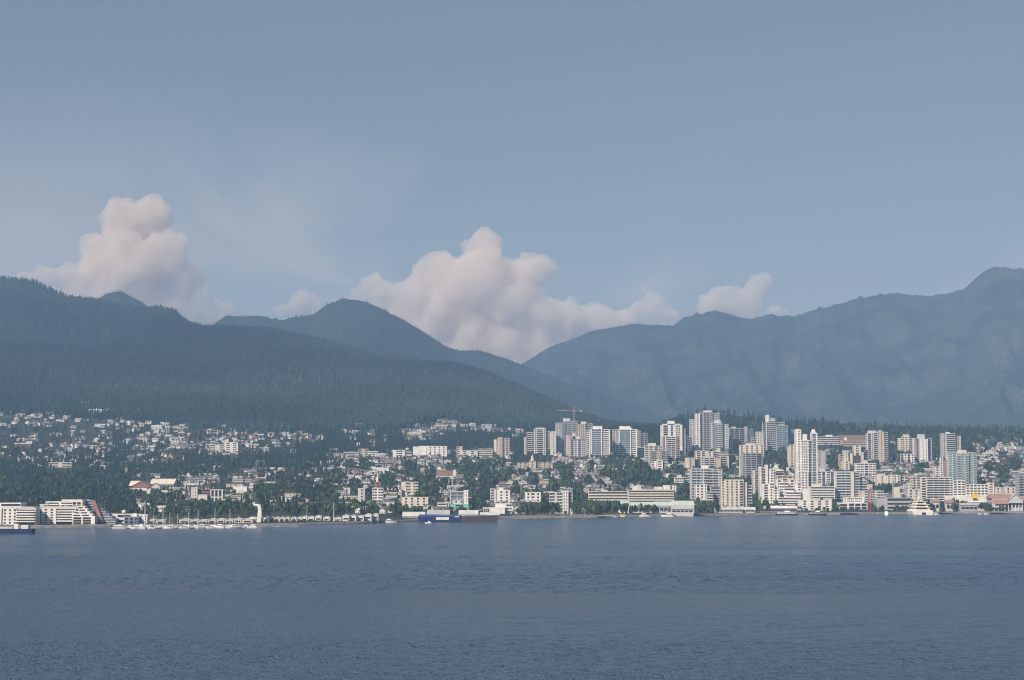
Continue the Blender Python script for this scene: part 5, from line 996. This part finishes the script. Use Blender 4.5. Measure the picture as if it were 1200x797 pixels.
# ------------------------------------------------------------------ trees over the town
def tdens(px, py):
    d = .46
    for (x0, x1, y0, y1, w) in TZ:
        if x0 <= px < x1 and y0 <= py < y1: d = max(d, w)
    return d
TZ = [(-200, 160, 548, 606, 1.0), (-200, 300, 530, 562, .8), (-200, 470, 486, 548, .42), (-200, 620, 455, 500, .45), (150, 300, 545, 562, .95), (300, 400, 535, 560, .75), (170, 215, 566, 604, .9), (300, 400, 560, 604, .8), (250, 300, 580, 604, .75), (400, 440, 575, 602, .8), (330, 470, 540, 575, .6),
      (440, 480, 530, 600, .5), (485, 512, 552, 590, .95), (545, 578, 540, 600, .85), (600, 620, 520, 545, .6), (470, 620, 500, 530, .5), (612, 660, 575, 600, .9), (671, 735, 580, 601, .95), (655, 672, 540, 575, .7), (715, 765, 520, 560, .85), (735, 790, 545, 575, .75), (760, 800, 535, 565, .8), (745, 830, 500, 530, .9), (775, 815, 500, 512, 1), (640, 760, 500, 530, .5),
      (782, 815, 528, 550, .8), (793, 812, 562, 590, .9), (850, 870, 525, 560, .85), (895, 925, 522, 555, .9), (895, 1000, 498, 512, 1), (968, 990, 520, 556, .75), (1015, 1056, 505, 548, .8), (1018, 1048, 560, 585, .85), (1040, 1200, 500, 520, 1), (1056, 1080, 520, 540, .8), (1090, 1112, 510, 548, .85), (1127, 1160, 505, 535, .95),
      (1140, 1290, 500, 520, 1), (1146, 1290, 520, 545, .45), (1150, 1165, 560, 582, .8), (1100, 1130, 588, 601, .8), (1085, 1095, 588, 601, .8), (815, 845, 585, 600, .8), (883, 905, 584, 601, .8), (975, 983, 585, 601, .9), (800, 815, 550, 570, .5)]
HXY = np.array([(h[1], h[2]) for h in houses])
trees = []; rt = np.random.RandomState(77)
def add_tree(px, py, kind, h, w, chk=True):
    Y = Yat(px, py)
    if Y < shoreY(px) + 12: Y = float(shoreY(px)) + 12 + rt.rand() * 14
    X, _, Z = ground(px, Y); X = float(X[0]); Z = float(Z[0])
    if chk:
        if ((FOOTA[:, 0] - X) ** 2 + (FOOTA[:, 1] - Y) ** 2 < (FOOTA[:, 2] - 2) ** 2).any(): return
        if (((HXY - (X, Y)) ** 2).sum(1) < 7.5 ** 2).any(): return
        top = scr(X, Y, Z + h)[1]
        for a, b_, t_, base, YY_, _r in OCC:
            if a - 3 < px < b_ + 3 and Y < YY_ + 5 and top < base - min(9, max(4, .3 * (base - t_))): return
        if (px > 470 and tdens(px, py) < .5):
            q = HXY[(abs(HXY[:, 0] - X) < 9) & (HXY[:, 1] > Y) & (HXY[:, 1] < Y + 30)]
            if len(q) and rt.rand() < .6: return
    trees.append((px, X, Y, Z, kind, h, w, py))
N = 26000
for i in range(N):
    px = rt.uniform(-170, 1370); py = rt.uniform(458, 606)
    if px > 760 and py < 497: continue
    if px > 620 and py < 472 : continue
    d = tdens(px, py)
    if rt.rand() > d * (1 if py > 520 else .95): continue
    con = rt.rand() < (.62 if py < 535 else .5 if px < 150 else .26)
    if con: h = rt.uniform(14, 27) if d > .7 else rt.uniform(10, 20); add_tree(px, py, 0, h, h * rt.uniform(.17, .25))
    else: h = rt.uniform(8, 15) if d > .6 else rt.uniform(6, 11); add_tree(px, py, 1, h, h * rt.uniform(.42, .6))
for (a, b_, c, d) in DISC:
    for i in range(int(c * d * .36) + 8):
        t = rt.uniform(0, 6.283); q = math.sqrt(rt.rand()); con = rt.rand() < .35; h = rt.uniform(14, 22) if con else rt.uniform(11, 17)
        add_tree(a + math.cos(t) * q * c, b_ + math.sin(t) * q * d + 2, 0 if con else 1, h, h * (.22 if con else .5))
# ridge line conifers right of the valley and the wooded hill
for i in range(1500):
    px = rt.uniform(735, 1400); Yr = float(ridgeY(px)); Y = Yr - rt.rand() ** 1.3 * 420; X, _, Z = ground(px, Y); h = rt.uniform(16, 30) * (1.25 if rt.rand() < .08 else 1); 
    con = rt.rand() < (.85 if px < 900 else .66)
    trees.append((px, float(X[0]), Y, float(Z[0]), 0 if con else 1, h if con else h * .75, h * (rt.uniform(.16, .24) if con else .34), float(scr(float(X[0]), Y, float(Z[0]))[1])))
for px, hh in ((1063, 42), (1058, 27), (1102, 40), (1098, 36), (1105, 33), (1185, 40), (1180, 36), (1190, 34), (934, 36), (970, 34), (1007, 34), (1011, 38), (1052, 28), (845, 30), (820, 30), (850, 34), (861, 30), (870, 29)):
    Y = float(ridgeY(px)) - 130; X, _, Z = ground(px, Y); trees.append((px, float(X[0]), Y, float(Z[0]), 0, hh, hh * .17, 505))
# rounded waterfront trees
for px in list(np.arange(613, 659, 4.2)) + list(np.arange(673, 735, 4.6)) + [740, 744, 750, 756, 761, 766, 978, 981, 1112, 1117, 1122, 1088, 1091, 820, 826, 832, 840, 887, 892, 899, 1150, 1154, 1158]:
    Y = ysh(px, rt.uniform(24, 50)); X, _, Z = ground(px, Y); trees.append((px, float(X[0]), Y, float(Z[0]), 1, rt.uniform(15, 23) if px < 735 else rt.uniform(12, 17), rt.uniform(6.5, 9) if px < 735 else 5.8, 600))
for px, py, kind, h in ((571, 590, 0, 34), (567, 572, 0, 30), (563, 560, 0, 26), (560, 552, 1, 22), (496, 582, 1, 26), (505, 578, 1, 24), (490, 575, 1, 20), (608, 533, 0, 26), (611, 546, 0, 22), (649, 532, 1, 18), (644, 533, 1, 14), (974, 537, 0, 26), (978, 536, 1, 20), (985, 538, 1, 18), (201, 585, 0, 24), (207, 592, 1, 22), (415, 583, 1, 20), (663, 565, 0, 26), (660, 560, 1, 20), (734, 556, 0, 26), (745, 556, 1, 24), (740, 548, 0, 24)):
    add_tree(px, py, kind, h, h * (.2 if kind == 0 else .45), False)
# ------------------------------------------------------------------ which ones show largest: a coarse depth buffer
IDB = np.full((500, 1500), -1, int); items = []
for h in houses: items.append((h[2], scr(h[1], h[2], h[3]), SH[h[4]][0] * h[8], (SH[h[4]][2] + SH[h[4]][3]) * h[8], ('h', h)))
for t in trees: items.append((t[2], scr(t[1], t[2], t[3]), t[6] * 1.5, t[5] * .9, ('t', t)))
for o in OCC: items.append((o[4], ((o[0] + o[1]) / 2, o[3]), (o[1] - o[0]) * mpp(o[4]), (o[3] - o[2]) * mpp(o[4]), ('o', o)))
items.sort(key=lambda q: -q[0])
for i, (Y, (sx, sy), w, h, _) in enumerate(items):
    k = 1 / mpp(Y); a = int((sx - w * k / 2) ) + 150; b_ = int(math.ceil(sx + w * k / 2)) + 150; c = int(sy - h * k) - 250; d = int(sy) - 250
    if b_ <= 150 or a >= 1350: continue
    IDB[max(0, c):max(0, d), max(150, a):min(1350, max(a + 1, b_))] = i
cnt = np.bincount(IDB[IDB >= 0].ravel(), minlength=len(items))
def top_of(sel, n):
    c = [(cnt[i], i) for i, it in enumerate(items) if sel(it[4]) and cnt[i] > 0]; c.sort(reverse=True); return set(i for _, i in c[:n])
pickH = top_of(lambda q: q[0] == 'h' and q[1][4] < 6, 295); pickA = top_of(lambda q: q[0] == 'h' and q[1][4] >= 6, 240)
pickC = top_of(lambda q: q[0] == 't' and q[1][4] == 0, 290); pickL = top_of(lambda q: q[0] == 't' and q[1][4] == 1, 290)
# ------------------------------------------------------------------ build houses
def ordname(i, n):
    if i < 20: return ORD[i] + ' from left'
    if n - 1 - i < 20: return ORD[n - 1 - i] + ' from right'
    return 'near the middle'
from collections import defaultdict
cls = defaultdict(list)
for i in sorted(pickH | pickA):
    h = items[i][4][1]; cls[(('house' if h[4] < 6 else 'block'), h[4] in (9,), h[5], h[6], where(h[0], h[9]))].append((h[0], i))
cls2 = {}
for key, lst in cls.items():
    lst.sort()
    for j, (_, i) in enumerate(lst):
        kind = 'gabled house' if key[0] == 'house' else ('row of town houses' if key[1] else 'flat roofed block')
        lb = '%s %s roofed %s' % (key[2], key[3], {'gabled house': 'house', 'row of town houses': 'terrace', 'flat roofed block': 'flat block'}[kind])
        if len(lst) > 1: lb += ', ' + ordname(j, len(lst))
        cls2[i] = lb + ' ' + key[4]
hmc = {}
def hmesh(k, what, c):
    key = (k, what, c)
    if key not in hmc: hmc[key] = HM[k][{'wall': 0, 'roof': 1, 'window': 2}[what]].mesh(what, WM[c] if what == 'wall' else RM[c] if what == 'roof' else GL)
    return hmc[key]
rest = defaultdict(lambda: ([], []))
for i, it in enumerate(items):
    if it[4][0] != 'h': continue
    h = it[4][1]; px, X, Y, Z, k, wc, rc, rz, s, py = h
    if i in pickH or i in pickA:
        e = empty('house' if k < 6 else 'town_house_row' if k == 9 else 'apartment_block', (X, Y, Z), rz); e.scale = (s, s, s)
        tag(e, cls2[i], 'house' if k < 6 else 'apartment block', 'houses on the town slopes' if k < 6 else 'low blocks on the town slopes')
        put('wall', hmesh(k, 'wall', wc), e); put('roof', hmesh(k, 'roof', rc), e); put('window_row', hmesh(k, 'window', 'g'), e)
    else:
        M = Matrix.Translation((X, Y, Z)) @ Matrix.Rotation(rz, 4, 'Z') @ Matrix.Scale(s, 4)
        for w_, m_ in ((0, WM[wc]), (1, RM[rc]), (2, GL)):
            v_, f_ = rest[m_.name]; mb = HM[k][w_]; n = len(v_); v_ += [tuple(M @ Vector(q)) for q in mb.v]; f_ += [tuple(n + a for a in q) for q in mb.f]
V_, F_, MI, mats = [], [], [], []
for nm, (v_, f_) in rest.items():
    n = len(V_); V_ += v_; F_ += [tuple(n + a for a in q) for q in f_]; MI += [len(mats)] * len(f_); mats.append(bpy.data.materials[nm])
if V_:
    me = bpy.data.meshes.new('distant_housing'); me.from_pydata(V_, [], F_)
    for m in mats: me.materials.append(m)
    me.polygons.foreach_set('material_index', MI); tag(put('distant_housing', me), kind='stuff')
# ------------------------------------------------------------------ build trees
CP = [conif_proto(46, s) for s in range(5)]; LP = [blob_proto(85, s + 20) for s in range(6)]; LPf = [blob_proto(34, s + 50) for s in range(5)]; CPf = [conif_proto(20, s + 70) for s in range(5)]
TINT = dict(dark=(.72, .78, .85), mid=(1.05, 1.05, 1.0), light=(1.5, 1.35, 1.0), bluish=(.85, 1.0, 1.25), olive=(1.35, 1.15, .8))
tmc = {}
def tmesh(kind, p, tn):
    if (kind, p, tn) not in tmc:
        pv, pf = (CP, LP)[kind][p]; tmc[(kind, p, tn)] = npmesh('crown', pv, pf, (m_con, m_leaf)[kind], np.tile(np.array([*TINT[tn], 1.0]), (len(pv), 1)))
    return tmc[(kind, p, tn)]
trunk = MB().cyl((0, 0), .035, .02, -.15, .5, 5).mesh('trunk', m_bark)
big = sorted(pickC | pickL, key=lambda i: -cnt[i]); withparts = set(big[:220]); cls = defaultdict(list); attr = {}
for i in sorted(pickC | pickL):
    t = items[i][4][1]; tn = rr.choices(list(TINT), [3, 4, 1.2, 1.5, 1.2])[0]; sz = 'tall' if t[5] > (19 if t[4] == 0 else 13) else 'short'; attr[i] = tn
    cls[(sz, tn, t[4], where(t[0], t[7]))].append((t[0], i))
lab = {}
for key, lst in cls.items():
    lst.sort()
    for j, (_, i) in enumerate(lst):
        tnm = {'dark': 'dark green', 'mid': 'mid green', 'light': 'light green', 'bluish': 'blue green', 'olive': 'olive'}[key[1]]
        lab[i] = '%s %s %s' % (key[0], tnm, 'conifer' if key[2] == 0 else 'broadleaf tree') + (', ' + ordname(j, len(lst)) if len(lst) > 1 else '') + ' ' + key[3]
far = {0: [], 1: []}
n = 52000; px = RNG.uniform(-330, 770, n); Y = RNG.uniform(3900, 6100, n); X, Yy, Z = ground(px, Y); sy_ = scr(X, Yy, Z)[1]; keep = RNG.rand(n) < np.where(px > 560, .35, .8) * np.clip((Y - 3800) / 900, 0, 1)
for (x0, x1, y0, y1, c_, k_) in [HZONES[0]] + HZONES[4:]: keep &= ~((px > x0 - 2) & (px < x1 + 2) & (sy_ > y0 - 1) & (sy_ < y1 + 3) & (RNG.rand(n) < (.86 if c_ > 20 else .6)))
for hx, hy in HXY[(HXY[:, 1] > 3850)]: keep &= (np.abs(X - hx) > 7) | (np.abs(Yy - hy) > 9)
for a_, b_, t_, base, YY_, _r in OCC: keep &= ~((px > a_ - 3) & (px < b_ + 3) & (Y < YY_ + 5) & (Y > YY_ - 260))
X, Yy, Z = X[keep], Yy[keep], Z[keep]; hs = RNG.uniform(12, 26, len(X)); EXTRA = np.stack([X, Yy, Z, hs, hs * RNG.uniform(.17, .25, len(X))], 1)
for i, it in enumerate(items):
    if it[4][0] != 't': continue
    px, X, Y, Z, kind, h, w, py = it[4][1]
    if i in attr:
        p = rr.randrange(5); me = tmesh(kind, p, attr[i]); nm = 'conifer_tree' if kind == 0 else 'broadleaf_tree'
        if i in withparts:
            e = empty(nm, (X, Y, Z), rr.uniform(0, 6.28)); c = put('crown', me, e); c.scale = (w, w, h); k = put('trunk', trunk, e); k.scale = (h, h, h)
        else:
            e = put(nm, me); e.location = (X, Y, Z); e.rotation_euler = (0, 0, rr.uniform(0, 6.28)); e.scale = (w, w, h)
        tag(e, lab[i], 'conifer' if kind == 0 else 'tree', 'conifers on the slopes' if kind == 0 else 'broadleaf trees on the slopes')
    else: far[kind].append((X, Y, Z, h, w))
for kind, nm, pr, mt_ in ((0, 'distant_conifer_wood', CPf, m_con), (1, 'distant_leafy_wood', LPf, m_leaf)):
    a = np.array(far[kind]) if kind else np.concatenate([np.array(far[0]), EXTRA]); ti = tints(len(a), 8 + kind, .42, 1.4, .22)
    tag(put(nm, scatter_mesh(nm, pr, a[:, :3], a[:, 3], a[:, 4], mt_, ti, 9)), kind='stuff')
# grass and shrub strip along the shore, and the steep street
rv = MB(); pts = [(543.5, 556), (546, 560), (548.5, 564.5), (551, 569), (555, 577), (559, 586), (561, 594)]
for (a, ya), (b_, yb) in zip(pts[:-1], pts[1:]):
    P0 = ground(a, Yat(a, ya)); P1 = ground(b_, Yat(b_, yb)); n = len(rv.v); w = 8
    for Q in (P0, P1): rv.v += [(float(Q[0][0]) - w, float(Q[1][0]), float(Q[2][0]) + 1.2), (float(Q[0][0]) + w, float(Q[1][0]), float(Q[2][0]) + 1.2)]
    rv.f += [(n, n + 1, n + 3, n + 2)]
tag(rv.build('road', mat('asphalt', (.20, .20, .20), rough=1)), kind='structure')
gv = MB(); m_gr = mat('shore_grass', (.16, .16, .08), rgb2=(.25, .22, .16), scale=.05, detail=5, rough=1)
for a in range(600, 740, 10):
    n = len(gv.v)
    for q in (a, a + 10): 
        for d, z in ((7.5, ZQ + .32), (28, ZQ + 1.6)): x, y, _ = P(q, 600, ysh(q, d)); gv.v.append((x, y, z))
    gv.f.append((n, n + 2, n + 3, n + 1))
tag(gv.build('shore_grass', m_gr), kind='structure')
print('HOUSES', len(houses), 'TREES', len(trees), len(pickH), len(pickA), len(pickC), len(pickL), 'objects', len(bpy.data.objects))
